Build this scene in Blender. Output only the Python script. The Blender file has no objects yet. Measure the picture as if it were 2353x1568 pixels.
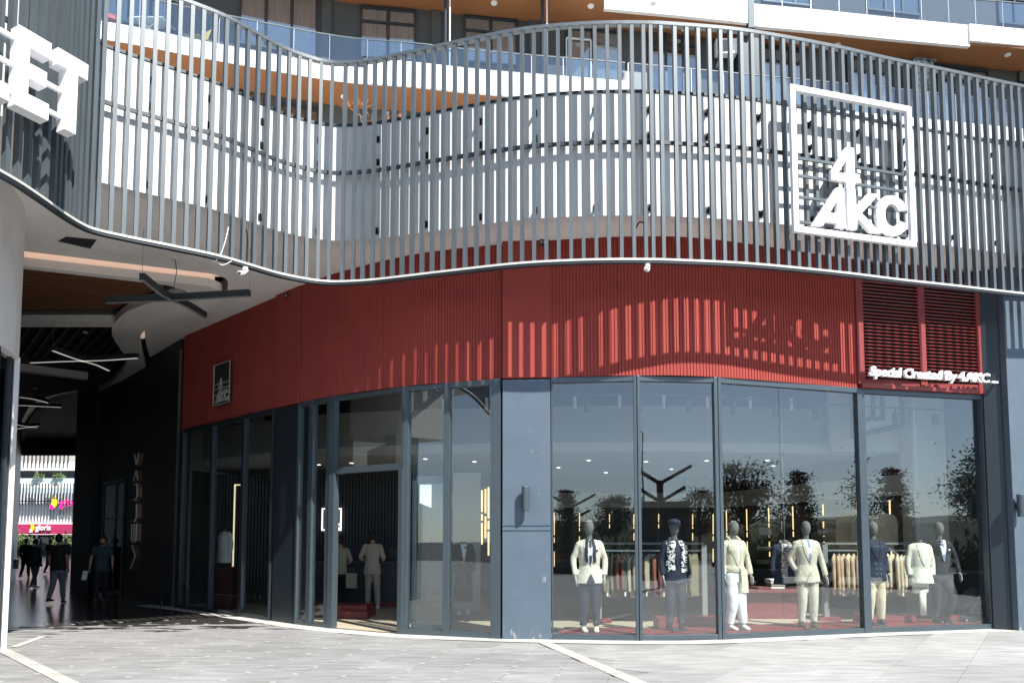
import bpy, bmesh, math, random
from mathutils import Vector, Matrix, noise
from mathutils.geometry import tessellate_polygon
random.seed(11)
S = bpy.context.scene
C = S.collection
V = Vector
R_ = math.radians

# ---------------------------------------------------------------- camera, sky, sun, exposure
EYE = 1.6; PITCH = R_(4.0); FPX = 1700.0; CX = 1176.0; CY = 1124.0      # surveyed on a 2352 x 1568 grid
cam = bpy.data.cameras.new('camera'); cam_o = bpy.data.objects.new('camera', cam); C.objects.link(cam_o)
cam_o.location = (0, 0, EYE); cam_o.rotation_euler = (R_(90) + PITCH, 0, 0)
cam.sensor_width = 36; cam.lens = FPX / 2352 * 36; cam.shift_y = (CY - 784) / 2352
cam.clip_start = 0.1; cam.clip_end = 2000
S.camera = cam_o
SUN_EL, SUN_AZ = 50.0, 38.0            # the sun stands behind the camera, to the right
world = bpy.data.worlds.new('World'); S.world = world; world.use_nodes = True
wn = world.node_tree.nodes; wl_ = world.node_tree.links
sky = wn.new('ShaderNodeTexSky'); sky.sky_type = 'NISHITA'; sky.sun_disc = False
sky.sun_elevation = R_(SUN_EL); sky.sun_rotation = R_(180 - SUN_AZ)
sky.air_density = 1.0; sky.dust_density = 0.15; sky.ozone_density = 1.6
hs = wn.new('ShaderNodeHueSaturation'); hs.inputs['Saturation'].default_value = 0.62
mu = wn.new('ShaderNodeMix'); mu.data_type = 'RGBA'; mu.blend_type = 'MULTIPLY'; mu.inputs['Factor'].default_value = 1; mu.inputs['B'].default_value = (.93, 1.0, 1.10, 1)
bg = wn['Background']; bg.inputs[1].default_value = 0.095
wl_.new(sky.outputs[0], hs.inputs['Color']); wl_.new(hs.outputs[0], mu.inputs['A']); wl_.new(mu.outputs['Result'], bg.inputs[0])
sun = bpy.data.lights.new('sun', 'SUN'); sun.energy = 5.0; sun.angle = R_(0.5); sun.color = (1, 0.955, 0.88)
sun_o = bpy.data.objects.new('sun', sun); C.objects.link(sun_o)
sd = V((-math.sin(R_(SUN_AZ)) * math.cos(R_(SUN_EL)), math.cos(R_(SUN_AZ)) * math.cos(R_(SUN_EL)), -math.sin(R_(SUN_EL))))
sun_o.rotation_euler = sd.to_track_quat('-Z', 'Y').to_euler()
sun_o.location = (20, -25, 40)
S.view_settings.view_transform = 'Standard'; S.view_settings.look = 'None'
S.view_settings.exposure = 1.0; S.view_settings.gamma = 1.0; S.view_settings.use_curve_mapping = False
S.render.engine = 'CYCLES'
S.cycles.transparent_max_bounces = 32; S.cycles.max_bounces = 8; S.cycles.use_denoising = True
S.cycles.caustics_reflective = False; S.cycles.caustics_refractive = False

# ---------------------------------------------------------------- survey helpers (picture grid -> metres)
_c, _s = math.cos(PITCH), math.sin(PITCH)
def rz(px, py, z):
    D = z - EYE; t = (CY - py) / FPX
    d = D * (_c - t * _s) / (t * _c + _s); a = d * _c + D * _s
    return V(((px - CX) * a / FPX, d, z))
def rd(px, py, d):
    t = (CY - py) / FPX
    D = d * (t * _c + _s) / (_c - t * _s); a = d * _c + D * _s
    return V(((px - CX) * a / FPX, d, D + EYE))
def lerp(a, b, t): return a + (b - a) * t
def interp(x, P):
    if x <= P[0][0]: i = 0
    elif x >= P[-1][0]: i = len(P) - 2
    else: i = max(k for k in range(len(P) - 1) if P[k][0] <= x)
    t = (x - P[i][0]) / (P[i + 1][0] - P[i][0]); return P[i][1] + t * (P[i + 1][1] - P[i][1])
def spline(P, n=8):
    P = [V(p) for p in P]; out = []
    for i in range(len(P) - 1):
        p0 = P[i - 1] if i else P[0] * 2 - P[1]; p1, p2 = P[i], P[i + 1]
        p3 = P[i + 2] if i + 2 < len(P) else P[-1] * 2 - P[-2]
        for k in range(n):
            t = k / n
            out.append(0.5 * ((2 * p1) + (p2 - p0) * t + (2 * p0 - 5 * p1 + 4 * p2 - p3) * t * t + (3 * p1 - p0 - 3 * p2 + p3) * t ** 3))
    out.append(P[-1]); return out
def arclen(P):
    L = [0.0]
    for a, b in zip(P, P[1:]): L.append(L[-1] + (b - a).length)
    return L
def along(P, L, s):
    s = min(max(s, 0), L[-1]); i = 0
    lo, hi = 0, len(L) - 1
    while hi - lo > 1:
        m = (lo + hi) // 2
        if L[m] <= s: lo = m
        else: hi = m
    t = (s - L[lo]) / max(1e-9, L[hi] - L[lo])
    return P[lo].lerp(P[hi], t), (P[hi] - P[lo]).normalized()
def offset(P, d):          # plan curve moved to its left side by d (P runs left to right -> +d moves away from the camera)
    out = []
    for i, p in enumerate(P):
        t = (P[min(i + 1, len(P) - 1)] - P[max(i - 1, 0)]).normalized()
        out.append(V((p.x - t.y * d, p.y + t.x * d)))
    return out

# ---------------------------------------------------------------- materials
M = {}
def mat(name, col, rough=0.6, metal=0.0, var=0.0, scale=6.0, bump=0.0, bscale=60.0, stretch=(1, 1, 1), emit=None, estr=0.0, spec=0.5, dirt=0.0, coord='pos', coat=0.0):
    m = bpy.data.materials.new(name); m.use_nodes = True
    nt = m.node_tree; b = nt.nodes['Principled BSDF']
    b.inputs['Base Color'].default_value = (*col, 1); b.inputs['Roughness'].default_value = rough
    b.inputs['Metallic'].default_value = metal; b.inputs['Specular IOR Level'].default_value = spec
    if coat: b.inputs['Coat Weight'].default_value = coat
    if emit: b.inputs['Emission Color'].default_value = (*emit, 1); b.inputs['Emission Strength'].default_value = estr
    if var or bump or dirt:
        if coord == 'pos': co = nt.nodes.new('ShaderNodeNewGeometry').outputs['Position']
        else: co = nt.nodes.new('ShaderNodeTexCoord').outputs['Object']
        mp = nt.nodes.new('ShaderNodeMapping'); mp.inputs['Scale'].default_value = stretch
        nt.links.new(co, mp.inputs['Vector'])
    last = None
    if var:
        n = nt.nodes.new('ShaderNodeTexNoise'); n.inputs['Scale'].default_value = scale; n.inputs['Detail'].default_value = 6; n.inputs['Roughness'].default_value = 0.6
        nt.links.new(mp.outputs[0], n.inputs['Vector'])
        r = nt.nodes.new('ShaderNodeMapRange'); r.inputs['From Min'].default_value = 0.3; r.inputs['From Max'].default_value = 0.7
        r.inputs['To Min'].default_value = 1 - var; r.inputs['To Max'].default_value = 1 + var
        nt.links.new(n.outputs['Fac'], r.inputs['Value'])
        mx = nt.nodes.new('ShaderNodeMix'); mx.data_type = 'RGBA'; mx.blend_type = 'MULTIPLY'; mx.inputs['Factor'].default_value = 1
        mx.inputs['A'].default_value = (*col, 1); nt.links.new(r.outputs[0], mx.inputs['B'])
        last = mx.outputs['Result']
    if dirt:
        n2 = nt.nodes.new('ShaderNodeTexNoise'); n2.inputs['Scale'].default_value = 1.7; n2.inputs['Detail'].default_value = 9; n2.inputs['Roughness'].default_value = 0.7
        mp2 = nt.nodes.new('ShaderNodeMapping'); mp2.inputs['Scale'].default_value = (2.2, 2.2, 0.5)
        nt.links.new(co, mp2.inputs['Vector']); nt.links.new(mp2.outputs[0], n2.inputs['Vector'])
        r2 = nt.nodes.new('ShaderNodeMapRange'); r2.inputs['From Min'].default_value = 0.5; r2.inputs['From Max'].default_value = 0.78
        r2.inputs['To Min'].default_value = 0; r2.inputs['To Max'].default_value = dirt
        nt.links.new(n2.outputs['Fac'], r2.inputs['Value'])
        mx2 = nt.nodes.new('ShaderNodeMix'); mx2.data_type = 'RGBA'; nt.links.new(r2.outputs[0], mx2.inputs['Factor'])
        if last: nt.links.new(last, mx2.inputs['A'])
        else: mx2.inputs['A'].default_value = (*col, 1)
        g = sum(col) / 3; mx2.inputs['B'].default_value = (g * .6, g * .57, g * .5, 1); last = mx2.outputs['Result']
    if last: nt.links.new(last, b.inputs['Base Color'])
    if bump:
        nb = nt.nodes.new('ShaderNodeTexNoise'); nb.inputs['Scale'].default_value = bscale; nb.inputs['Detail'].default_value = 4
        nt.links.new(mp.outputs[0], nb.inputs['Vector'])
        bp = nt.nodes.new('ShaderNodeBump'); bp.inputs['Strength'].default_value = bump; bp.inputs['Distance'].default_value = 0.01
        nt.links.new(nb.outputs['Fac'], bp.inputs['Height']); nt.links.new(bp.outputs[0], b.inputs['Normal'])
    M[name] = m; return m
def glass(name, tint, base, k=1.0, rough=0.0):
    m = bpy.data.materials.new(name); m.use_nodes = True; nt = m.node_tree; nt.nodes.clear()
    out = nt.nodes.new('ShaderNodeOutputMaterial'); t = nt.nodes.new('ShaderNodeBsdfTransparent'); t.inputs[0].default_value = (*tint, 1)
    g = nt.nodes.new('ShaderNodeBsdfGlossy'); g.inputs['Roughness'].default_value = rough; g.inputs['Color'].default_value = (0.93, 0.98, 1, 1)
    lw = nt.nodes.new('ShaderNodeLayerWeight'); lw.inputs['Blend'].default_value = 0.5
    f = nt.nodes.new('ShaderNodeMath'); f.operation = 'POWER'; f.inputs[1].default_value = 5.0; nt.links.new(lw.outputs['Facing'], f.inputs[0])      # Schlick
    gp = nt.nodes.new('ShaderNodeNewGeometry'); nz = nt.nodes.new('ShaderNodeTexNoise'); nz.inputs['Scale'].default_value = .9; nz.inputs['Detail'].default_value = 1; nt.links.new(gp.outputs['Position'], nz.inputs['Vector'])
    bp = nt.nodes.new('ShaderNodeBump'); bp.inputs['Strength'].default_value = 1; bp.inputs['Distance'].default_value = .0018; nt.links.new(nz.outputs['Fac'], bp.inputs['Height']); nt.links.new(bp.outputs[0], g.inputs['Normal'])      # slightly wavy float glass
    ad = nt.nodes.new('ShaderNodeMath'); ad.operation = 'MULTIPLY_ADD'; ad.inputs[1].default_value = k; ad.inputs[2].default_value = base; ad.use_clamp = True
    nt.links.new(f.outputs[0], ad.inputs[0])
    mx = nt.nodes.new('ShaderNodeMixShader'); nt.links.new(ad.outputs[0], mx.inputs[0]); nt.links.new(t.outputs[0], mx.inputs[1]); nt.links.new(g.outputs[0], mx.inputs[2])
    nt.links.new(mx.outputs[0], out.inputs[0]); M[name] = m; return m

mat('slat_paint', (0.092, 0.112, 0.125), 0.42, 0.25, var=.12, scale=3, stretch=(3, 3, .4))
mat('rim_paint', (0.62, 0.61, 0.57), 0.45, 0.1, var=.1, scale=4)
mat('dark_metal', (0.035, 0.045, 0.052), 0.45, 0.3, var=.1)
mat('white_render', (0.80, 0.80, 0.785), 0.85, var=.05, scale=2.5, bump=.12, bscale=40, dirt=.12)
mat('soffit_paint', (0.86, 0.84, 0.81), 0.9, var=.05, scale=1.5, dirt=.12)
mat('ceiling_white', (0.62, 0.62, 0.60), 0.9, var=.04, scale=2)
mat('red_cladding', (0.31, 0.056, 0.045), 0.66, spec=.15, var=.09, scale=1.3, bump=.05, bscale=120, dirt=.10)
mat('red_louver', (0.24, 0.036, 0.034), 0.45, var=.06)
mat('blue_grey_steel', (0.090, 0.127, 0.165), 0.55, 0.15, var=.07, scale=2.5, bump=.06, bscale=30, dirt=.04)
m_ = M['blue_grey_steel']; nt = m_.node_tree; b_ = nt.nodes['Principled BSDF']; src = b_.inputs['Base Color'].links[0].from_socket
geo_ = nt.nodes.new('ShaderNodeNewGeometry'); mp_ = nt.nodes.new('ShaderNodeMapping'); mp_.inputs['Scale'].default_value = (13, 13, 4.5); nt.links.new(geo_.outputs['Position'], mp_.inputs['Vector'])
nz = nt.nodes.new('ShaderNodeTexNoise'); nz.inputs['Scale'].default_value = 1.0; nz.inputs['Detail'].default_value = 5; nt.links.new(mp_.outputs[0], nz.inputs['Vector'])
sz = nt.nodes.new('ShaderNodeSeparateXYZ'); nt.links.new(geo_.outputs['Position'], sz.inputs[0]); rz_ = nt.nodes.new('ShaderNodeMapRange'); rz_.inputs['From Min'].default_value = 0; rz_.inputs['From Max'].default_value = .35; rz_.inputs['To Min'].default_value = .17; rz_.inputs['To Max'].default_value = 0; nt.links.new(sz.outputs['Z'], rz_.inputs['Value'])
ad_ = nt.nodes.new('ShaderNodeMath'); nt.links.new(nz.outputs['Fac'], ad_.inputs[0]); nt.links.new(rz_.outputs[0], ad_.inputs[1])
rr_ = nt.nodes.new('ShaderNodeMapRange'); rr_.inputs['From Min'].default_value = .70; rr_.inputs['From Max'].default_value = .78; rr_.inputs['To Max'].default_value = .45; nt.links.new(ad_.outputs[0], rr_.inputs['Value'])
mm_ = nt.nodes.new('ShaderNodeMix'); mm_.data_type = 'RGBA'; nt.links.new(rr_.outputs[0], mm_.inputs['Factor']); nt.links.new(src, mm_.inputs['A']); mm_.inputs['B'].default_value = (.42, .42, .40, 1); nt.links.new(mm_.outputs['Result'], b_.inputs['Base Color'])
mat('mullion', (0.072, 0.097, 0.115), 0.35, 0.35, var=.06)
mat('dark_mullion', (0.030, 0.042, 0.052), 0.4, 0.3, var=.06)
mat('sign_white', (0.86, 0.87, 0.90), 0.35)
mat('sign_edge', (0.80, 0.80, 0.80), 0.4)
mat('black_cladding', (0.022, 0.024, 0.026), 0.5, var=.1, scale=2)
mat('wood_slat', (0.20, 0.085, 0.04), 0.6, var=.15, scale=5)
mat('dark_slat', (0.05, 0.05, 0.05), 0.6)
mat('tower_wall', (0.075, 0.078, 0.076), 0.9, var=.06, scale=2, bump=.1, bscale=60)
mat('tower_light_wall', (0.40, 0.37, 0.33), 0.9, var=.06, scale=2)
mat('soffit_orange', (0.27, 0.115, 0.045), 0.6, var=.07, scale=1.2)
mat('concrete_white', (0.74, 0.74, 0.72), 0.85, var=.09, scale=1.4, dirt=.25)
mat('curtain', (0.78, 0.75, 0.68), 0.9, var=.25, scale=9, stretch=(3, 3, .05))
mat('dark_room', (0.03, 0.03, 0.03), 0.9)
mat('shop_floor', (0.46, 0.40, 0.31), 0.45, var=.08, scale=3)
mat('maroon_dark', (.055, .012, .014), .8)
mat('platform_red', (0.19, 0.030, 0.030), 0.5, var=.08)
mat('interior_dark', (0.035, 0.038, 0.04), 0.7, var=.1)
mat('interior_navy', (0.05, 0.062, 0.075), 0.6, var=.1)
mat('interior_white', (0.46, 0.455, 0.43), 0.85, var=.04)
mat('interior_grey', (0.23, 0.24, 0.24), 0.85, var=.05)
mat('led', (1, .75, .4), 0.5, emit=(1, .72, .36), estr=0.75)
mat('led_white', (1, 1, 1), 0.5, emit=(1, .97, .9), estr=1.8)
mat('led_soft', (1, 1, 1), 0.5, emit=(1, .93, .8), estr=0.9)
mat('tube_warm', (.9, .85, .7), 0.5, emit=(1, .85, .55), estr=0.55)
mat('tube_lit', (.8, .8, .78), 0.5, emit=(1, .95, .88), estr=0.22)
mat('cove_glow', (.8, .68, .6), 0.8, emit=(1, .72, .56), estr=0.16)
mat('chrome', (0.6, 0.62, 0.63), 0.25, 0.9)
mat('white_plastic', (0.78, 0.78, 0.76), 0.4)
mat('black_plastic', (0.015, 0.015, 0.017), 0.4)
mat('asphalt', (0.055, 0.055, 0.056), 0.9, var=.15, scale=8, bump=.2)
mat('skin', (0.42, 0.24, 0.165), 0.55, var=.05)
mat('hair', (0.012, 0.009, 0.008), 0.6)
mat('felt_grey', (0.15, 0.153, 0.15), 0.9, var=.15, scale=60, coord='obj')
mat('hand_grey', (0.42, 0.42, 0.40), 0.35)
for n, c in {'cream': (.70, .665, .565), 'navy': (.022, .030, .055), 'blue_navy': (.014, .021, .042), 'trench': (.66, .61, .48), 'white_cloth': (.76, .77, .78), 'beige': (.60, .555, .44),
             'beige_trouser': (.54, .49, .39), 'charcoal': (.018, .021, .027), 'ivory': (.69, .67, .56), 'shirt_white': (.78, .80, .85), 'tan_suit': (.46, .40, .33), 'tan_trouser': (.38, .33, .28), 'grey_coat': (.06, .06, .055),
             'olive': (.16, .15, .085), 'rust': (.20, .075, .05), 'green': (.025, .10, .075), 'stone': (.36, .33, .25), 'camel': (.50, .36, .22), 'sand': (.60, .51, .35), 'black_tee': (.012, .012, .013), 'grey_trouser': (.17, .18, .21),
             'teal_polo': (.022, .055, .075), 'dark_trouser': (.012, .012, .016), 'jean_blue': (.035, .055, .09), 'brown_leather': (.07, .04, .025), 'black_leather': (.012, .012, .013), 'shoe_cream': (.70, .66, .55)}.items():
    mat(n, c, .85 if 'leather' not in n else .35, var=.10, scale=14, bump=.15, bscale=220, coord='obj')
glass('shop_glass', (0.95, 0.975, 0.97), 0.088, 0.85)
glass('rail_glass', (0.82, 0.90, 0.94), 0.11, 0.9)
glass('tower_pane', (0.75, 0.78, 0.80), 0.20, 0.8)
glass('dark_pane', (0.30, 0.34, 0.35), 0.06, 0.9)

# paving: streaked grey stone, darker and glossy where wet in the passage, from its shadow edge inward
def paving(name, col, wet):
    m = mat(name, col, 0.75); nt = m.node_tree; b = nt.nodes['Principled BSDF']; N = nt.nodes.new; L = nt.links.new
    geo = N('ShaderNodeNewGeometry'); mp = N('ShaderNodeMapping'); mp.inputs['Rotation'].default_value = (0, 0, R_(-6)); mp.inputs['Scale'].default_value = (0.9, 5.5, 1)
    L(geo.outputs['Position'], mp.inputs['Vector'])
    n = N('ShaderNodeTexNoise'); n.inputs['Scale'].default_value = 1.6; n.inputs['Detail'].default_value = 8; n.inputs['Roughness'].default_value = .62; L(mp.outputs[0], n.inputs['Vector'])
    n3 = N('ShaderNodeTexNoise'); n3.inputs['Scale'].default_value = 45; n3.inputs['Detail'].default_value = 3; L(geo.outputs['Position'], n3.inputs['Vector'])
    r = N('ShaderNodeMapRange'); r.inputs['From Min'].default_value = .34; r.inputs['From Max'].default_value = .66; r.inputs['To Min'].default_value = .78; r.inputs['To Max'].default_value = 1.22; L(n.outputs['Fac'], r.inputs['Value'])
    r3 = N('ShaderNodeMapRange'); r3.inputs['From Min'].default_value = .3; r3.inputs['From Max'].default_value = .7; r3.inputs['To Min'].default_value = .88; r3.inputs['To Max'].default_value = 1.12; L(n3.outputs['Fac'], r3.inputs['Value'])
    oi = N('ShaderNodeObjectInfo'); ro = N('ShaderNodeMapRange'); ro.inputs['To Min'].default_value = .90; ro.inputs['To Max'].default_value = 1.08; L(oi.outputs['Random'], ro.inputs['Value'])
    m1 = N('ShaderNodeMath'); m1.operation = 'MULTIPLY'; L(r.outputs[0], m1.inputs[0]); L(r3.outputs[0], m1.inputs[1])
    nb_ = N('ShaderNodeTexNoise'); nb_.inputs['Scale'].default_value = .42; nb_.inputs['Detail'].default_value = 7; nb_.inputs['Roughness'].default_value = .65; L(geo.outputs['Position'], nb_.inputs['Vector']); rb_ = N('ShaderNodeMapRange'); rb_.inputs['From Min'].default_value = .32; rb_.inputs['From Max'].default_value = .68; rb_.inputs['To Min'].default_value = .85; rb_.inputs['To Max'].default_value = 1.13; L(nb_.outputs['Fac'], rb_.inputs['Value'])
    mb_ = N('ShaderNodeMath'); mb_.operation = 'MULTIPLY'; L(m1.outputs[0], mb_.inputs[0]); L(rb_.outputs[0], mb_.inputs[1])
    m2 = N('ShaderNodeMath'); m2.operation = 'MULTIPLY'; L(mb_.outputs[0], m2.inputs[0]); L(ro.outputs[0], m2.inputs[1])
    mx = N('ShaderNodeMix'); mx.data_type = 'RGBA'; mx.blend_type = 'MULTIPLY'; mx.inputs['Factor'].default_value = 1; mx.inputs['A'].default_value = (*col, 1); L(m2.outputs[0], mx.inputs['B'])
    bp = N('ShaderNodeBump'); bp.inputs['Strength'].default_value = .12; bp.inputs['Distance'].default_value = .01; L(n3.outputs['Fac'], bp.inputs['Height']); L(bp.outputs[0], b.inputs['Normal'])
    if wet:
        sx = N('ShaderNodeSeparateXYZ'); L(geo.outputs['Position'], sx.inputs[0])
        # wet area, with the passage's shadow edge put into its dark colour: beyond the line y = 13.9 + 0.2 (x + 8), fading to drying patches near x = -4
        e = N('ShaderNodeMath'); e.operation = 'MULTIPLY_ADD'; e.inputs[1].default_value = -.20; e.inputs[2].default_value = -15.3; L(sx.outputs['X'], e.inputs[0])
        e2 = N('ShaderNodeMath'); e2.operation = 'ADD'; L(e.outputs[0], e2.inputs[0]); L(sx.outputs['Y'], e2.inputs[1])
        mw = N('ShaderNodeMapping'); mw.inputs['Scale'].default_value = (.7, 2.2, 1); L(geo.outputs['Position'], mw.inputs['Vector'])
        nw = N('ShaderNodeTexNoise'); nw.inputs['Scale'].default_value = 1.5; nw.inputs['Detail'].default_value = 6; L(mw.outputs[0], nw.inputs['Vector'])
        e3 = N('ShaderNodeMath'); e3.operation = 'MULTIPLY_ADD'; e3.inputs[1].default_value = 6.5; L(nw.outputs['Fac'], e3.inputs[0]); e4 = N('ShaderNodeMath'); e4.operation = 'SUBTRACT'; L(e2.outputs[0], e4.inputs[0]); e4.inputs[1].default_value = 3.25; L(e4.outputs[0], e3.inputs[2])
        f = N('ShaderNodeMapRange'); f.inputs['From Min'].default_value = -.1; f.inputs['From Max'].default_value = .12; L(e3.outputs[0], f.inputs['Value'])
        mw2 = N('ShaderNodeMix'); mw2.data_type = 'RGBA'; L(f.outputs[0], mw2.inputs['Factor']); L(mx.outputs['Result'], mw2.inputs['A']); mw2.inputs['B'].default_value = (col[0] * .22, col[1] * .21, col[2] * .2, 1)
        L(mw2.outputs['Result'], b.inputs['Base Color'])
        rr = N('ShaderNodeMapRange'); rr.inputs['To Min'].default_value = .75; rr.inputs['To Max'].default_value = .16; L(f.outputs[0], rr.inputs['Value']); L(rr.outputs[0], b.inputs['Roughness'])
    else: L(mx.outputs['Result'], b.inputs['Base Color'])
    return m
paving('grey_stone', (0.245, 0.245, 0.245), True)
paving('pale_stone', (0.31, 0.31, 0.307), False)
paving('strip_stone', (0.46, 0.45, 0.42), False)
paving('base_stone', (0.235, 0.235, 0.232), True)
mat('inlay_stone', (0.36, 0.36, 0.355), 0.7, var=.1)
mat('joint_grit', (0.16, 0.155, 0.15), 0.95, var=.2)

# ---------------------------------------------------------------- mesh and object helpers
WL = {}
def wloc(o): return WL.get(o.name, V((0, 0, 0))) if o else V((0, 0, 0))
class MB:
    def __init__(s): s.v = []; s.f = []
    def add(s, vs, fs):
        n = len(s.v); s.v += [V(v) for v in vs]; s.f += [tuple(i + n for i in f) for f in fs]; return s
    def obox(s, c, ax, ay, az):          # centre and three half axes
        c, ax, ay, az = V(c), V(ax), V(ay), V(az)
        vs = [c + sx * ax + sy * ay + sz * az for sz in (-1, 1) for sy in (-1, 1) for sx in (-1, 1)]
        return s.add(vs, [(0, 2, 3, 1), (4, 5, 7, 6), (0, 1, 5, 4), (2, 6, 7, 3), (0, 4, 6, 2), (1, 3, 7, 5)])
    def box(s, x0, x1, y0, y1, z0, z1):
        return s.obox(((x0 + x1) / 2, (y0 + y1) / 2, (z0 + z1) / 2), ((x1 - x0) / 2, 0, 0), (0, (y1 - y0) / 2, 0), (0, 0, (z1 - z0) / 2))
    def bar(s, a, b, w, h, up=(0, 0, 1)):  # square bar from a to b
        a, b, up = V(a), V(b), V(up); d = (b - a); L = d.length; d.normalize()
        if abs(d.dot(up)) > .99: up = V((0, 1, 0))
        x = d.cross(up).normalized(); u = x.cross(d).normalized()
        return s.obox((a + b) / 2, x * w / 2, d * L / 2, u * h / 2)
    def loft(s, rings, n=12, cap=True):   # rings: (centre, half axis a, half axis b)
        base = len(s.v)
        for c, a, b in rings:
            c, a, b = V(c), V(a), V(b)
            s.v += [c + a * math.cos(2 * math.pi * k / n) + b * math.sin(2 * math.pi * k / n) for k in range(n)]
        for i in range(len(rings) - 1):
            for k in range(n):
                k2 = (k + 1) % n
                s.f.append((base + i * n + k, base + i * n + k2, base + (i + 1) * n + k2, base + (i + 1) * n + k))
        if cap:
            s.f.append(tuple(base + k for k in range(n))[::-1]); s.f.append(tuple(base + (len(rings) - 1) * n + k for k in range(n)))
        return s
    def tube(s, P, r, n=8, flat=1.0):
        P = [V(p) for p in P]; rr = r if isinstance(r, (list, tuple)) else [r] * len(P); rings = []; px = None
        for i, p in enumerate(P):
            t = (P[min(i + 1, len(P) - 1)] - P[max(i - 1, 0)]).normalized()
            if px is None: px = t.cross(V((0, 0, 1)) if abs(t.z) < .9 else V((0, 1, 0))).normalized()
            px = (px - t * px.dot(t)).normalized(); py = t.cross(px)
            rings.append((p, px * rr[i], py * rr[i] * flat))
        return s.loft(rings, n)
    def ball(s, c, rx, ry, rz_, n=12, m=8):
        c = V(c); rings = []
        for i in range(m + 1):
            a = math.pi * i / m; q = max(.02, math.sin(a))
            rings.append((c + V((0, 0, -rz_ * math.cos(a))), (rx * q, 0, 0), (0, ry * q, 0)))
        return s.loft(rings, n)
    def poly(s, P2, holes, fn, depth):     # 2D outline (+holes) -> extruded; fn maps (u,v,w) to 3D
        loops = [P2] + list(holes); flat = [p for l in loops for p in l]
        tris = tessellate_polygon([[V((p[0], p[1], 0)) for p in l] for l in loops]); n = len(s.v); k = len(flat)
        s.v += [V(fn(p[0], p[1], 0)) for p in flat] + [V(fn(p[0], p[1], depth)) for p in flat]
        for t in tris:
            s.f.append((n + t[0], n + t[1], n + t[2])); s.f.append((n + k + t[2], n + k + t[1], n + k + t[0]))
        q = 0
        for l in loops:
            for i in range(len(l)):
                a, b = q + i, q + (i + 1) % len(l); s.f.append((n + a, n + b, n + k + b, n + k + a))
            q += len(l)
        return s
    def wall(s, P, z0, z1, th=0.0):         # vertical sheet along a plan curve, thickened away from camera
        n = len(s.v); k = len(P); zs = (z0, z1)
        f0 = (lambda i: z0) if not callable(z0) else (lambda i: z0(P[i])); f1 = (lambda i: z1) if not callable(z1) else (lambda i: z1(P[i]))
        for i in range(k): s.v += [V((P[i][0], P[i][1], f0(i))), V((P[i][0], P[i][1], f1(i)))]
        for i in range(k - 1): s.f.append((n + 2 * i, n + 2 * i + 2, n + 2 * i + 3, n + 2 * i + 1))
        if th:
            Q = offset([V((p[0], p[1])) for p in P], th); m = len(s.v)
            for i in range(k): s.v += [V((Q[i].x, Q[i].y, f0(i))), V((Q[i].x, Q[i].y, f1(i)))]
            for i in range(k - 1):
                s.f += [(m + 2 * i + 2, m + 2 * i, m + 2 * i + 1, m + 2 * i + 3), (n + 2 * i + 1, n + 2 * i + 3, m + 2 * i + 3, m + 2 * i + 1), (n + 2 * i + 2, n + 2 * i, m + 2 * i, m + 2 * i + 2)]
            s.f += [(n, n + 1, m + 1, m), (n + 2 * k - 1, n + 2 * k - 2, m + 2 * k - 2, m + 2 * k - 1)]
        return s
    def mesh(s, name, off=V((0, 0, 0)), fix=True):
        me = bpy.data.meshes.new(name); me.from_pydata([v - off for v in s.v], [], s.f)
        if fix:
            bm = bmesh.new(); bm.from_mesh(me); bmesh.ops.recalc_face_normals(bm, faces=bm.faces); bm.to_mesh(me); bm.free()
        me.update(); return me
    def build(s, name, m, parent=None, smooth=False, bevel=0.0, label=None, kind=None, fix=True):
        w = wloc(parent); me = s.mesh(name, w, fix)
        if m: me.materials.append(M[m] if isinstance(m, str) else m)
        o = bpy.data.objects.new(name, me); C.objects.link(o)
        if parent: o.parent = parent; WL[o.name] = w.copy()
        if smooth:
            for p in me.polygons: p.use_smooth = True
        if bevel:
            b = o.modifiers.new('bevel', 'BEVEL'); b.width = bevel; b.segments = 2; b.limit_method = 'ANGLE'
        if label: o['label'] = label
        if kind: o['kind'] = kind
        return o
def tag(o, label=None, cat=None, group=None, kind=None):
    for k, v in (('label', label), ('category', cat), ('group', group), ('kind', kind)):
        if v: o[k] = v
    return o
def thing(name, label, cat, loc=(0, 0, 0), group=None):
    o = bpy.data.objects.new(name, None); C.objects.link(o); o.location = loc; o.empty_display_size = .2
    WL[o.name] = V(loc); return tag(o, label, cat, group)
def inst(src, parent, loc, rot=0.0, name=None, scale=None):   # a copy of a part that shares its mesh
    o = bpy.data.objects.new(name or src.name.split('.')[0], src.data if hasattr(src, 'data') else src); C.objects.link(o)
    o.parent = parent; o.location = V(loc) - wloc(parent); o.rotation_euler = (0, 0, rot) if not isinstance(rot, tuple) else rot
    if scale: o.scale = scale
    return o
def copy_tree(o, parent=None):
    c = o.copy(); C.objects.link(c); c.parent = parent
    for ch in list(o.children): copy_tree(ch, c)
    return c
def textmesh(body, size, extrude=0.0, fat=0.0, shear=0.0, spacing=1.0):
    cu = bpy.data.curves.new('lettering', 'FONT'); cu.body = body; cu.size = size; cu.extrude = extrude; cu.offset = fat; cu.shear = shear; cu.space_character = spacing
    cu.resolution_u = 3
    o = bpy.data.objects.new('lettering', cu); C.objects.link(o); dg = bpy.context.evaluated_depsgraph_get()
    me = bpy.data.meshes.new_from_object(o.evaluated_get(dg)); bpy.data.objects.remove(o); return me
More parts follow.
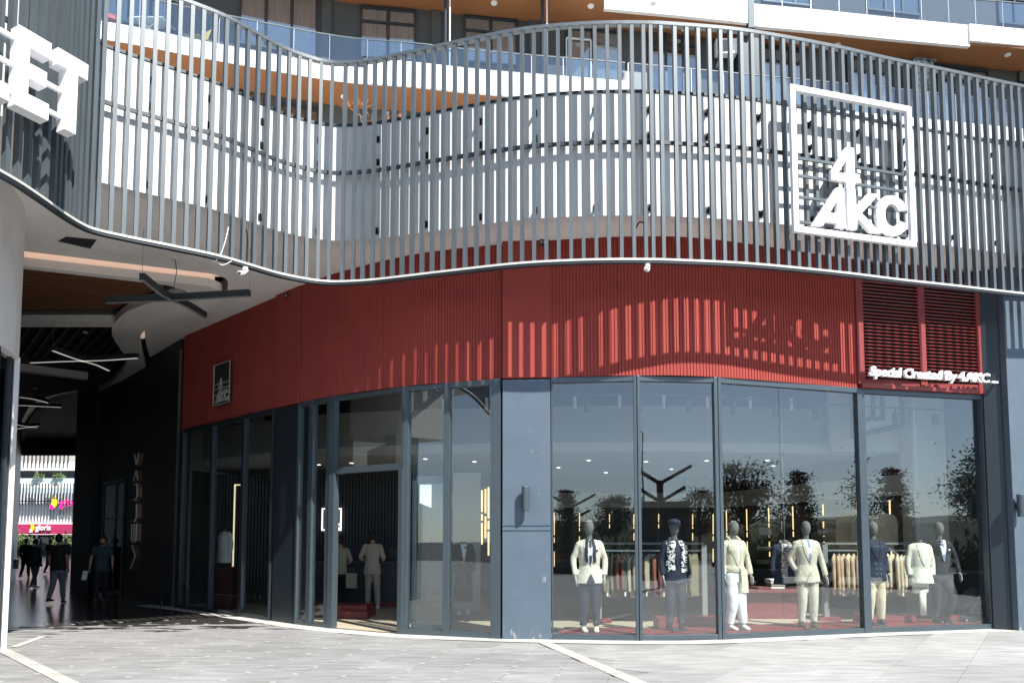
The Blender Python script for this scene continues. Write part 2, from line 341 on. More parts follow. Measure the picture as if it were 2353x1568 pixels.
def text(body, size, origin, xa, za, m, name='lettering', parent=None, extrude=.01, fat=0.0, shear=0.0, spacing=1.0, width=None):
    me = textmesh(body, size, extrude, fat, shear, spacing); xa = V(xa).normalized(); za = V(za).normalized(); ya = za.cross(xa)
    if width:
        xs = [v.co.x for v in me.vertices]; k = width / (max(xs) - min(xs)); x0 = min(xs)
        for v in me.vertices: v.co.x = (v.co.x - x0) * k
    mx = Matrix((( xa.x, za.x, -ya.x, 0), (xa.y, za.y, -ya.y, 0), (xa.z, za.z, -ya.z, 0), (0, 0, 0, 1)))
    me.transform(mx); me.transform(Matrix.Translation(V(origin) - wloc(parent)))
    me.materials.clear(); me.materials.append(M[m]); o = bpy.data.objects.new(name, me); C.objects.link(o); o.parent = parent
    if parent: WL[o.name] = wloc(parent).copy()
    return o

# ================================================================ GROUND
g = MB(); g.add([(-500, -500, -.03), (500, -500, -.03), (500, 700, -.03), (-500, 700, -.03)], [(0, 1, 2, 3)])
tag(g.build('ground', 'asphalt'), kind='structure', label='dark asphalt ground around the plaza')
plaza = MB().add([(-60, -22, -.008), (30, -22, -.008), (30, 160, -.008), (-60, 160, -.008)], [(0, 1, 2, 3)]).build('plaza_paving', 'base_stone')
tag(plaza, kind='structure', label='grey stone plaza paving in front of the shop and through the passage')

BP = [(402, 1394), (624, 1425), (676, 1432), (774, 1443), (925, 1455), (1030, 1460), (1140, 1463.5), (1152, 1466), (1268, 1467), (1470, 1470), (1660, 1467.5), (2000, 1452), (2275, 1443)]
FB = {p[0]: rz(p[0], p[1], 0).xy for p in BP}
def fpt(px):                                  # plan point of the shop front at a surveyed station
    ks = sorted(FB)
    for a, b in zip(ks, ks[1:]):
        if a <= px <= b:
            ya, yb = dict(BP)[a], dict(BP)[b]; return rz(px, lerp(ya, yb, (px - a) / (b - a)), 0).xy
    return FB[ks[-1]]
front = spline([FB[k] for k in sorted(FB) if k >= 676 and k not in (1152,)] + [rz(2420, 1440, 0).xy], 10)
fL = arclen(front)
def fs(px):                                   # arc length of a station on the smooth front curve
    p = fpt(px); return min(range(len(front)), key=lambda i: (front[i] - p).length), p
def fstat(px):
    i, p = fs(px); best = 1e9; bs = 0
    for j in range(max(0, i - 1), min(len(front) - 1, i + 1)):
        a, b = front[j], front[j + 1]; t = max(0, min(1, (p - a).dot(b - a) / (b - a).length_squared)); q = a.lerp(b, t)
        if (q - p).length < best: best = (q - p).length; bs = fL[j] + t * (b - a).length
    return bs
front_poly = [(p.x, p.y) for p in front]
def front_y(x): return interp(x, front_poly) if x > front_poly[0][0] else front_poly[0][1] + (front_poly[0][0] - x) * .94

u_, v_ = V((.105, .515)), V((.61, -.115)); O_ = V((-4.55, 8.9))
du, dv = u_.normalized(), v_.normalized()
def tile_mesh(a, b, h=.008):
    m = MB(); m.obox((0, 0, -h / 2), (a / 2, 0, 0), (0, b / 2, 0), (0, 0, h / 2)); me = m.mesh('paving_tile'); return me
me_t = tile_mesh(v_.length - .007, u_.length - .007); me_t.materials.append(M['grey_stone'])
me_in = tile_mesh(.075, .065, .004); me_in.materials.append(M['inlay_stone'])
ang = math.atan2(dv.y, dv.x)
def side(p, a, b): return (b.x - a.x) * (p.y - a.y) - (b.y - a.y) * (p.x - a.x)
SR = (V((.50, 11.95)), V((1.47, 8.4))); SLft = (V((-7.5, 11.05)), V((-5.0, 8.5)))
cells = []
for i in range(-4, 14):
    for j in range(-9, 14):
        c = O_ + u_ * (i + .5) + v_ * (j + .5)
        if c.y < 7.9 or c.x < -9.2: continue
        if side(c, *SR) > .15: continue                              # right of the pale strip: other slabs
        if c.y > front_y(c.x) - .45 or c.y > 15.5: continue
        if c.x < -7.9 and c.y < 11.5: continue
        cells.append((c, i, j))
cells.sort(key=lambda q: q[0].length); n = 0
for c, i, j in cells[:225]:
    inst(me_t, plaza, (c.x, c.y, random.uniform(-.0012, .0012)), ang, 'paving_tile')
inl = MB()
for c, i, j in cells[:225]:
    q = O_ + u_ * i + v_ * j
    o = inst(me_in, plaza, (q.x, q.y, .0055), ang, 'stone_inlay')
me_p = tile_mesh(1.2 - .006, .78 - .006); me_p.materials.append(M['pale_stone'])
pd = V((.585, .811)); pn = V((.811, -.585)); n = 0
for i in range(-6, 16):
    for j in range(-8, 18):
        c = V((1.3, 8.0)) + pd * (1.2 * i + (.6 if j % 2 else 0)) + pn * .78 * j
        if side(c, *SR) < -.15 or c.y > front_y(c.x) - .55 or c.y < 7.2 or c.x > 10.5: continue
        if n < 110: inst(me_p, plaza, (c.x, c.y, random.uniform(-.001, .001) - .0005), math.atan2(pd.y, pd.x), 'stone_slab'); n += 1
def strip(P, w, z, name, m, label):
    L = offset(P, -w / 2); Rr = offset(P, w / 2); b = MB(); k = len(P)
    b.add([(p.x, p.y, z) for p in L] + [(p.x, p.y, z) for p in Rr], [(i, i + 1, k + i + 1, k + i) for i in range(k - 1)])
    return tag(b.build(name, m, plaza), label=label)
strip([SR[0] + (SR[0] - SR[1]) * .0, SR[1] + (SR[1] - SR[0]) * .15], .20, .006, 'pale_strip', 'strip_stone', 'pale stone strip between grey and light slabs')
strip([SLft[0], SLft[1] + (SLft[1] - SLft[0]) * .3], .17, .0085, 'pale_strip', 'strip_stone', 'pale stone strip at the left shop corner')
strip([V((-7.55, 11.35)), V((-7.9, 12.6))], .12, .009, 'pale_strip', 'strip_stone', None)
ap = offset(front, -.24); apr = [rz(330, 1389, 0).xy, rz(402, 1397, 0).xy, rz(624, 1428.5, 0).xy] + ap[2:]
strip(apr, .42, .0035, 'apron_strip', 'strip_stone', 'cream concrete apron along the shop front')

# ================================================================ SHOP BUILDING
shop = thing('shop_building', 'curved red clothing shop with tall glass front under a white parapet', 'shop', (0, 13, 0))
ZG = 4.34; ZS = 6.70                      # top of the glass, soffit
def glazing(a, b, z0=0.0, z1=ZG, m='mullion', gm='shop_glass', wl=.05, wr=.05, sill=.09, head=.09, joint=None, label=None):
    a, b = V(a), V(b); t = (b - a).normalized(); nrm = V((-t.y, t.x)); L = (b - a).length
    f = MB()
    def post(s, w, z0_, z1_, d=.06): 
        c = a + t * s; f.obox((c.x, c.y, (z0_ + z1_) / 2), (t.x * w / 2, t.y * w / 2, 0), (nrm.x * d, nrm.y * d, 0), (0, 0, (z1_ - z0_) / 2))
    if wl: post(wl / 2, wl, z0, z1)
    if wr: post(L - wr / 2, wr, z0, z1)
    c = (a + b) / 2; hl = (L - wl - wr) / 2; c = a + t * (wl + hl)
    if sill: f.obox((c.x, c.y, z0 + sill / 2), (t.x * hl, t.y * hl, 0), (nrm.x * .05, nrm.y * .05, 0), (0, 0, sill / 2))
    if head: f.obox((c.x, c.y, z1 - head / 2), (t.x * hl, t.y * hl, 0), (nrm.x * .052, nrm.y * .052, 0), (0, 0, head / 2))
    if not f.v: post(.01, .02, z0, z1, .02)
    o = f.build('window', m, shop, bevel=.004, label=label)
    cuts = [wl * .8] + ([joint * L - .004, joint * L + .004] if joint else []) + [L - wr * .8]
    for s0, s1 in zip(cuts[::2], cuts[1::2]):
        p = MB(); cc = a + t * (s0 + s1) / 2
        p.obox((cc.x, cc.y, (z0 + z1) / 2), (t.x * (s1 - s0) / 2, t.y * (s1 - s0) / 2, 0), (nrm.x * .006, nrm.y * .006, 0), (0, 0, (z1 - z0) / 2 - .03))
        p.build('pane', gm, o)
    return o
# passage side
for a, b in ((405, 480), (480, 553), (553, 622)): glazing(fpt(a), fpt(b), m='dark_mullion', wl=.07 if a > 410 else .22, wr=.05)
# shop door: sidelights, leaf, transom
glazing(fpt(680), fpt(712), wl=.05, wr=.08)
glazing(fpt(712), fpt(757), wl=.05, wr=.12)
glazing(fpt(925), fpt(1030), wl=.10, wr=.09)
glazing(fpt(1030), fpt(1151), wl=.02, wr=.17)
a, b = fpt(757), fpt(925)
glazing(a, b, 2.86, ZG, wl=.10, wr=.02, sill=.12, label='fixed glass above the open shop door')
t = (b - a).normalized()
df = MB()
for s, w in ((.05, .14), ((b - a).length - .03, .10)):
    c = a + t * s; df.obox((c.x, c.y, 1.43), (t.x * w / 2, t.y * w / 2, 0), (-t.y * .07, t.x * .07, 0), (0, 0, 1.43))
df.build('door_frame', 'mullion', shop, bevel=.005)
# sliding leaf pushed behind the right sidelight
la, lb = fpt(935), fpt(1022); nn = V((-t.y, t.x)) * .13; la, lb = la + nn, lb + nn
lf = MB(); tt = (lb - la).normalized()
for s in (0.03, (lb - la).length - .03):
    c = la + tt * s; lf.obox((c.x, c.y, 1.35), (tt.x * .04, tt.y * .04, 0), (-tt.y * .02, tt.x * .02, 0), (0, 0, 1.33))
for z in (.1, 2.68):
    c = (la + lb) / 2; lf.obox((c.x, c.y, z), (tt.x * ((lb - la).length / 2 - .07), tt.y * ((lb - la).length / 2 - .07), 0), (-tt.y * .018, tt.x * .018, 0), (0, 0, .07))
leaf = lf.build('sliding_door', 'mullion', shop, bevel=.004)
c = (la + lb) / 2; MB().obox((c.x, c.y, 1.4), (tt.x * .33, tt.y * .33, 0), (-tt.y * .005, tt.x * .005, 0), (0, 0, 1.25)).build('pane', 'shop_glass', leaf)
# big display panes
glazing(fpt(1268), fpt(1468), wl=.02, wr=.05); glazing(fpt(1468), fpt(1656), wl=.05, wr=.06)
glazing(fpt(1656), fpt(1990), wl=.06, wr=.08, joint=.42); glazing(fpt(1990), fpt(2280), wl=.08, wr=.03)
# columns
def column(a, b, z0, z1, name, m, proud=.05, deep=.4, label=None, bevel=.01):
    a, b = V(a), V(b); t = (b - a).normalized(); nr = V((-t.y, t.x)); c = (a + b) / 2 + nr * (deep - proud) / 2
    return MB().obox((c.x, c.y, (z0 + z1) / 2), (t.x * (b - a).length / 2, t.y * (b - a).length / 2, 0), (nr.x * (deep + proud) / 2, nr.y * (deep + proud) / 2, 0), (0, 0, (z1 - z0) / 2)).build(name, m, shop, bevel=bevel, label=label)
c1 = column(fpt(1154), fpt(1266), 0, ZG - .02, 'column', 'blue_grey_steel', label='blue grey steel clad column with a wall lamp')
for zz in (1.80, 1.88): 
    a, b = fpt(1154), fpt(1266); t = (b - a).normalized(); nr = V((-t.y, t.x)); c = (a + b) / 2 - nr * .055
    MB().obox((c.x, c.y, zz), (t.x * (b - a).length / 2, t.y * (b - a).length / 2, 0), (nr.x * .008, nr.y * .008, 0), (0, 0, .014)).build('column_joint', 'blue_grey_steel', c1)
column(fpt(626), fpt(676), 0, ZG - .02, 'column', 'dark_mullion', .03, .3, 'dark column at the passage corner')
b = rz(2281, 1443, 0).xy; e = rz(2323, 1445, 0).xy
column(b, e, 0, ZS, 'column', 'dark_mullion', .10, .3, 'narrow dark end post beside the last pane')
pc = rz(2325, 1446, 0).xy; pe = pc + V((2.2, .5))
c2 = column(pc, pe, 0, ZS, 'column', 'blue_grey_steel', .14, .5, 'blue grey column at the far end of the shop front')
# red band
def corrugate(P, L, s0, s1, z0, z1, pitch=.058, depth=.013):
    prof = []; s = s0; k = max(1, round((s1 - s0) / pitch)); pt = (s1 - s0) / k
    for i in range(k): prof += [(s + pt * i, depth), (s + pt * i + pt * .60, depth), (s + pt * i + pt * .70, 0), (s + pt * i + pt * .92, 0)]
    prof.append((s1, depth)); m = MB(); n = 0
    for s_, d in prof:
        p, t = along(P, L, s_); q = V((p.x + t.y * d, p.y - t.x * d)); m.v += [V((q.x, q.y, z0)), V((q.x, q.y, z1))]
    m.f = [(2 * i, 2 * i + 2, 2 * i + 3, 2 * i + 1) for i in range(len(prof) - 1)]; return m
def cladding(P, L, s0, s1, z0, z1, w=1.16):
    k = max(1, round((s1 - s0) / w)); d = (s1 - s0) / k
    for i in range(k): corrugate(P, L, s0 + d * i + .0015, s0 + d * (i + 1) - .0015, z0, z1).build('cladding_panel', 'red_cladding', shop, fix=False)
ps = [fpt(402), fpt(624)]; pL = arclen(ps); PO = [p + V((.03, -.03)) for p in ps]
cladding(PO, pL, 0.05, pL[-1] + .0, ZG - .04, ZS)
fo = offset(front, -.045); foL = arclen(fo)
k = foL[-1] / fL[-1]
cladding(fo, foL, fstat(684) * k, fstat(1152) * k, ZG, ZS); cladding(fo, foL, fstat(1268) * k, fstat(1985) * k, ZG, ZS)
for a, b, nm in ((1154, 1266, 'flat red fascia over the blue column'), (624, 682, 'flat red fascia over the corner column')):
    pa, pb = fpt(a), fpt(b); column(pa, pb, ZG, ZS, 'cladding_panel', 'red_cladding', .075, .1, nm)
bk = offset(front, .05); MB().wall(bk, ZG + .01, ZS + .4, .2).build('backing_wall', 'interior_dark', shop)
MB().wall([ps[0] + V((.08, .08)), ps[1] + V((.05, .08))], ZG, ZS + .4, .15).build('backing_wall', 'interior_dark', shop)
# louvre
la, lb = fpt(1988), fpt(2276); t = (lb - la).normalized(); nr = V((t.y, -t.x)); Ll = (lb - la).length
def lp(s, out, z): q = la + t * s + nr * out; return V((q.x, q.y, z))
lv = MB()
for s, w in ((.03, .06), (Ll * .505, .07), (Ll - .03, .06)): lv.bar(lp(s, .06, ZG + .07), lp(s, .06, ZS - .02), .14, w, up=(nr.x, nr.y, 0))
lv.bar(lp(0, .05, ZG + .035), lp(Ll, .05, ZG + .035), .16, .07); lv.bar(lp(0.05, .05, ZG + .13), lp(Ll - .05, .05, ZG + .13), .04, .10)
louver = lv.build('louvre', 'red_louver', shop, bevel=.004, label='dark red horizontal louvre above the last display pane')
MB().bar(lp(.05, -.02, (ZG + ZS) / 2), lp(Ll - .05, -.02, (ZG + ZS) / 2), .02, ZS - ZG - .1).build('louvre_back', 'interior_dark', louver)
for s0, s1 in ((.065, Ll * .505 - .04), (Ll * .505 + .04, Ll - .065)):
    m = MB(); aa, bb = V(lp(s0, .06, 0)), V(lp(s1, .06, 0)); a3 = (bb - aa) / 2; d3 = V((nr.x * .030, nr.y * .030, -.012))
    m.obox((0, 0, 0), a3, d3, d3.cross(a3).normalized() * .009); me = m.mesh('blade'); me.materials.append(M['red_louver'])
    c = (aa + bb) / 2; z = ZG + .23
    while z < ZS - .03: inst(me, louver, (c.x, c.y, z), 0, 'blade'); z += .064
# soffit, passage ceiling
RIM = [(-8.6, 3.2), (-7.4, 5.0), (-6.55, 6.5), (-6.1, 7.7), (-5.98, 8.36), (-5.93, 8.67), (-5.91, 9.06), (-5.90, 9.5), (-5.86, 9.83), (-5.76, 10.02), (-5.43, 10.27), (-4.96, 10.58), (-4.45, 10.94), (-4.1, 11.31), (-3.77, 11.67), (-3.41, 11.92), (-3.15, 12.03), (-2.87, 12.06), (-2.42, 12.0), (-1.98, 11.88), (-.87, 11.53), (.16, 11.24), (1.17, 11.11), (2.03, 11.09), (2.63, 11.13), (3.55, 11.24), (4.41, 11.42), (5.43, 11.68), (6.44, 11.98), (7.53, 12.27), (8.93, 12.66), (11, 13.2), (14, 13.9)]
screen = spline(RIM, 6); sL = arclen(screen)
wallc = offset(screen, .195)
BAND_O = [(-11.5, 12.0), (-9.2, 12.72), (-5.85, 13.95), (-5.75, 14.35), (-6.3, 15.35), (-7.5, 16.1), (-8.55, 16.95), (-9.12, 17.85), (-9.78, 19.3), (-10.9, 21.8), (-12.5, 24.25), (-15, 26.6), (-19, 29.5), (-24, 36)]
BAND_I = [(-11.5, 12.4), (-8.76, 13.06), (-6.6, 13.9), (-6.42, 14.32), (-7.0, 14.65), (-7.65, 15.08), (-8.25, 15.55), (-8.78, 16.14), (-9.19, 16.71), (-9.6, 17.5), (-9.99, 18.56), (-10.4, 19.7), (-11.18, 20.96), (-12.0, 22.1), (-12.71, 23.05), (-14.19, 24.43), (-16.89, 26.41), (-21.35, 32.12), (-24, 36)]
bo = BAND_O[:2] + [tuple(p) for p in spline(BAND_O[2:], 6)]; bi = BAND_I[:2] + [tuple(p) for p in spline(BAND_I[2:], 5)]
grown = [(x, y - .22) if i < 2 else (x + .16, y - .1) for i, (x, y) in enumerate(bo)]
hole = grown + [(-30, 36), (-20, 16), (-14, 11.2)]
outer = [(p.x, p.y) for p in offset(screen, .207)] + [(14, 34), (-8, 40), (-40, 40), (-40, 3)]
MB().poly(outer, [hole], lambda u, v, w: (u, v, ZS + w), .35).build('soffit', 'soffit_paint', shop)
band = MB().poly(bo + [(-23.8, 36.5)] * 0 + bi[::-1], [], lambda u, v, w: (u, v, 6.50 + w), .16).build('suspended_ceiling_band', 'soffit_paint', shop, label='wavy white suspended ceiling band in the passage')
ris = offset([V(p) for p in bo], .14)
MB().wall(ris, 6.655, 7.2, .02).build('cove_riser', 'soffit_paint', shop)
for seg in (offset([V(p) for p in bo][:8], .13), [p for p in offset([V(p) for p in bo], .13) if 16.9 < p.y < 18.4]):
    MB().wall(seg, 6.662, 6.95, 0).build('cove_light', 'cove_glow', shop)
for seg in ([V(p) for p in bo][:8], [V(p) for p in bo if 16.7 < p[1] < 18.9]):
    A_, B_ = offset(seg, -.28), offset(seg, .13); kk = len(seg)
    MB().add([(p.x, p.y, 6.80) for p in A_] + [(p.x, p.y, 6.80) for p in B_], [(i, i + 1, kk + i + 1, kk + i) for i in range(kk - 1)]).build('cove_light', 'cove_glow', shop)
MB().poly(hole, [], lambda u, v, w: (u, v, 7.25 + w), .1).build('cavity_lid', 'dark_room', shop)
m = MB().obox((0, 0, 0), (3.4, 0, 0), (0, .045, 0), (0, 0, .05)); me = m.mesh('ceiling_slat'); me.materials.append(M['wood_slat'])
y = 12.95
bx_ = sorted((p[1], p[0]) for p in bi if p[1] < 17 and p[0] > -9.4)
while y < 16.1:
    xr = (-8.76 + (y - 13.06) * 2.57 if y < 13.85 else -6.5 - max(0, y - 14.3) * 1.25) - .05; xl = -13.0; inst(me, shop, ((xl + xr) / 2, y, 6.78), 0, 'ceiling_slat', scale=((xr - xl) / 6.8, 1, 1)); y += .135
MB().box(-12.9, -9.0, 16.28, 16.75, 6.52, 6.85).build('ceiling_beam', 'soffit_paint', shop); MB().box(-12.9, -8.9, 16.05, 16.27, 6.66, 7.2).build('ceiling_beam', 'tower_wall', shop)
m = MB().obox((0, 0, 0), (0, 2.6, 0), (.03, 0, 0), (0, 0, .07)); me = m.mesh('ceiling_slat'); me.materials.append(M['dark_slat'])
for i in range(22): inst(me, shop, (-15.6 + i * .30, 18.9 + .02 * i, 6.86), R_(40), 'ceiling_slat', None)
q = [rz(50, 845, 6.5), rz(200, 864, 6.5)]; MB().bar(q[0] + (q[0] - q[1]) * .6, q[1], .28, .2).build('ceiling_beam', 'soffit_paint', shop)
h = [rz(133, 553, ZS), rz(152, 543, ZS), rz(222, 550, ZS), rz(207, 570, ZS)]
hm = MB().add([(p.x, p.y, ZS - .012) for p in h] + [(p.x, p.y, ZS - .004) for p in h], [(0, 1, 2, 3), (4, 5, 6, 7), (0, 1, 5, 4), (1, 2, 6, 5), (2, 3, 7, 6), (3, 0, 4, 7)]).build('ceiling_grille', 'black_plastic', shop)
# white parapet
wp = [p for p in wallc]
par = MB().wall(wp, ZS - .004, 8.70, .22).build('parapet_wall', 'white_render', shop, smooth=False, label='curved white rendered parapet behind the slat screen')
MB().wall(offset(screen, .18), 8.702, 8.745, .26).build('coping', 'dark_metal', par)
MB().poly([(p.x, p.y) for p in offset(screen, .35)] + [(14, 40), (-8, 40), (-40, 40), (-40, 3)], [], lambda u, v, w: (u, v, 7.6 + w), .2).build('terrace_slab', 'soffit_paint', shop)
# passage walls
pw = [V((-8.34, 18.36)), V((-11.79, 22.2)), V((-13.4, 23.85))]
bw = MB().wall(pw, 0, ZS, -.3).build('passage_wall', 'black_cladding', shop, label='black clad side wall of the passage')
d = (pw[1] - pw[0]).normalized()
for s in (1.2, 2.4, 3.6):
    p = pw[0] + d * s; MB().obox((p.x, p.y, 3.3), (d.x * .006, d.y * .006, 0), (.006, -.006, 0), (0, 0, 3.3)).build('panel_joint', 'dark_metal', bw)
p = pw[0]; MB().obox((p.x + .02, p.y - .05, 3.2), (d.x * .03, d.y * .03, 0), (.04, -.04, 0), (0, 0, 3.2)).build('corner_trim', 'interior_grey', bw)
da, db = rz(283, 1368, 0).xy, rz(236, 1362, 0).xy; da = pw[1].lerp(pw[0], .12); db = pw[1].lerp(pw[2], .62)
dr = MB(); off = V((-.033, -.03))
for q in (da, db, da.lerp(db, .38)):
    q = q + off; dr.obox((q.x, q.y, 1.7), (d.x * .035, d.y * .035, 0), (.03, -.03, 0), (0, 0, 1.7))
for z in (2.3, 3.4):
    dr.bar((da.x + off.x, da.y + off.y, z), (db.x + off.x, db.y + off.y, z), .06, .07)
door = dr.build('side_door', 'mullion', shop, label='dark glazed side door in the passage wall')
MB().bar((da.x - .012, da.y - .012, 1.68), (db.x - .012, db.y - .012, 1.68), .015, 3.3).build('pane', 'dark_pane', door)
MB().wall([V((-13.5, 23.7)), V((-13.1, 24.3)), V((-14.3, 25.3))][:1] + [V((-14.6, 24.6))], 0, ZS, -.5).build('passage_pier', 'dark_mullion', shop, label='dark blue pier at the far mouth of the passage')
MB().wall([V((-14.6, 24.7)), V((-12, 32.0)), V((-9, 36))], 0, ZS, -.3).build('passage_wall', 'black_cladding', shop)
MB().wall([V((-36, 36.2)), V((-8, 36.2))], 5.85, ZS + .3, .4).build('passage_lintel', 'dark_room', shop, label='dark lintel over the far mouth of the passage')
MB().wall([V((-24, 36)), V((-8.8, 12.1))], 0, ZS, -.3).build('passage_wall', 'black_cladding', shop, label='unlit left wall of the passage')
# ---- interior shell
fl = [(p.x, p.y) for p in offset(front, .03)]
MB().poly([tuple(fpt(402) + V((.1, .05))), tuple(fpt(624) + V((.05, .05)))] + fl[:-8] + [(12, 15.5), (12, 25), (-8.2, 25), (-8.2, 18.7)], [], lambda u, v, w: (u, v, .004 + w), .012).build('shop_floor', 'shop_floor', shop)
pf = [p for p, s in zip(front, fL) if s >= fstat(1268) + .05 and s <= fstat(2275)]
po = offset(pf, .10); pi = offset(pf, .98)
MB().poly([(p.x, p.y) for p in po] + [(p.x, p.y) for p in pi[::-1]], [], lambda u, v, w: (u, v, .018 + w), .075).build('display_platform', 'platform_red', shop, label='low dark red display platform along the window')
for px, w in ((1600, .62), (1520, .35), (2040, .95), (2210, .35)):
    p = rz(px, 1427, .1); MB().box(p.x - w / 2, p.x + w / 2, 13.45 + (p.x - 3) * .12, 13.95 + (p.x - 3) * .12, .02, .22).build('display_step', 'platform_red', shop)
# reception wall with ribs
rw = MB(); rw.box(-8.1, -2.45, 19.35, 19.6, .015, 3.35)
x = -8.05
while x < -2.5: rw.box(x, x + .05, 19.29, 19.352, .02, 3.34); x += .085
rw.build('ribbed_wall', 'interior_navy', shop, label='dark navy ribbed wall behind the counter')
MB().wall([V((-8.1, 19.3)), V((-8.15, 18.8))], 0.02, 3.4, .2).build('interior_wall', 'interior_dark', shop)
MB().wall([V((-2.4, 19.4)), V((-2.4, 22.0)), V((6.2, 22.0))], .015, 2.6, .2).build('display_wall', 'interior_dark', shop, label='dark back display wall with light strips')
MB().wall([V((6.2, 22.0)), V((8.5, 15.75))], .015, 2.60, .2).build('display_wall', 'interior_dark', shop, label='dark side display wall with niches')
MB().wall([V((-2.4, 21.998)), V((6.198, 21.998)), V((8.498, 15.747))], 2.601, 3.05, .2).build('bulkhead', 'interior_white', shop)
MB().wall([V((-2.4, 22.0)), V((6.2, 22.0)), V((8.5, 15.74))], 3.051, 3.52, .2).build('interior_wall', 'maroon_dark', shop)
ce = [(-8.1, 19.3), (-5.2, 17.2), (-3, 16.4), (0, 15.9), (3, 15.7), (6, 16.0), (9.2, 16.8)]
cef = [tuple(p) for p in spline(ce, 6)]
MB().poly(cef + [(12, 17), (12, 25), (-8.1, 25)], [], lambda u, v, w: (u, v, 3.52 + w), .2).build('shop_ceiling', 'interior_white', shop, label='white curved shop ceiling with downlights')
MB().wall([V(p) for p in cef], 3.721, 4.5, .12).build('mezzanine_front', 'interior_grey', shop, label='curved mezzanine front above the shop ceiling')
MB().wall([V((-8.1, 24)), V((12, 24))], 3.73, 6.7, .2).build('interior_wall', 'interior_dark', shop)
MB().box(8.36, 9.05, 15.35, 15.85, .02, 6.6).build('interior_pillar', 'interior_white', shop, label='pale plastered pillar inside the shop')
MB().box(6.9, 9.05, 15.9, 16.05, 3.53, 5.6).build('interior_wall', 'interior_white', shop)
MB().wall([V((9.06, 15.5)), V((12, 15.2))], .015, 6.6, .2).build('interior_wall', 'interior_dark', shop)
for i, (x, y) in enumerate([(-2.0, 17.0), (-.9, 17.6), (.3, 17.2), (1.8, 17.3), (1.2, 19), (3.2, 17.6), (4.6, 17.4), (4.2, 19.4), (6.0, 17.3), (-3.9, 17.9), (-4.8, 18.3), (2.6, 20.4), (6.6, 18.6)]):
    dl = MB().loft([((x, y, 3.515), (.10, 0, 0), (0, .10, 0)), ((x, y, 3.50), (.10, 0, 0), (0, .10, 0))], 14).build('downlight', 'white_plastic', shop)
    MB().loft([((x, y, 3.4995), (.045, 0, 0), (0, .045, 0)), ((x, y, 3.492), (.045, 0, 0), (0, .045, 0))], 12).build('lamp_disc', 'led_white', dl)
for px, y0, y1 in ((1273, 1177, 1300), (1331, 1177, 1252), (1400, 1180, 1212), (1456, 1180, 1240), (1513, 1180, 1212), (1591, 1180, 1240), (1638, 1180, 1290)):
    for k, (za, zb) in enumerate(((0, .42), (.46, .56), (.72, 1.0))):
        a, b = rd(px, lerp(y0, y1, za), 21.9), rd(px, lerp(y0, y1, zb), 21.9); MB().bar(b, a, .022, .03).build('led_strip', 'led', shop)
for f, zt in ((.06, 2.5), (.2, 2.5), (.34, 2.5), (.48, 2.5), (.64, 2.5), (.80, 2.5), (.94, 2.5)):
    p = V((6.15, 21.9)).lerp(V((8.42, 15.75)), f)
    for za, zb in ((1.9, 2.5), (1.72, 1.86), (1.2, 1.6)): MB().bar((p.x - .05, p.y, za), (p.x - .05, p.y, zb), .022, .03).build('led_strip', 'led', shop)
# shelves with niches on the side wall
for f in (.36, .70):
    p = V((6.1, 21.9)).lerp(V((8.4, 15.75)), f); dd = V((2.3, -6.15)).normalized()
    for z in (1.0, 1.35, 1.75, 2.1): MB().obox((p.x - .2, p.y, z), (dd.x * .4, dd.y * .4, 0), (.18, .06, 0), (0, 0, .012)).build('shelf', 'interior_dark', shop)
# track with spotlights behind the glass heads
tr = offset(pf, .62); MB().tube([V((p.x, p.y, 4.16)) for p in tr], .018, 6).build('light_track', 'black_plastic', shop)
trL = arclen(tr)
for k in range(9):
    p, t = along(tr, trL, .45 + k * (trL[-1] - .9) / 8)
    sp = MB().tube([(p.x, p.y, 4.15), (p.x, p.y, 4.08)], .015, 6); sp.loft([((p.x, p.y, 4.08), (.055, 0, 0), (0, .055, 0)), ((p.x, p.y + .01, 3.86), (.055, 0, 0), (0, .055, 0))], 12)
    sp.build('spotlight', 'black_plastic', shop)
for k in range(11):
    x = -1.5 + k * .95; y = interp(x, cef) - .03; MB().loft([((x, y, 4.45), (.035, 0, 0), (0, .035, 0)), ((x, y, 4.72), (.035, 0, 0), (0, .035, 0))], 8).build('mezzanine_post', 'white_plastic', shop)

# ================================================================ SLAT SCREEN
ZR, ZT = 5.90, 9.74
rp = [p for p, l in zip(wallc, arclen(screen)) if arclen(screen)[min(range(len(screen)), key=lambda i: (screen[i] - V((-5.76, 10.02))).length)] - 1.3 < l < arclen(screen)[min(range(len(screen)), key=lambda i: (screen[i] - V((-5.76, 10.02))).length)] - .12]
MB().wall(offset(rp, -.03), ZS + .01, 9.6, .02).build('return_panel', 'slat_paint', shop, label='solid grey panel behind the bend of the slat screen')
scr = thing('slat_screen', 'wavy screen of upright blue grey metal slats in front of the white parapet', 'slat screen', (0, 11, ZR))
m = MB().obox((0, 0, 0), (.028, 0, 0), (0, .038, 0), (0, 0, (ZT - ZR) / 2 - .035)); me_s = m.mesh('slat'); me_s.materials.append(M['slat_paint'])
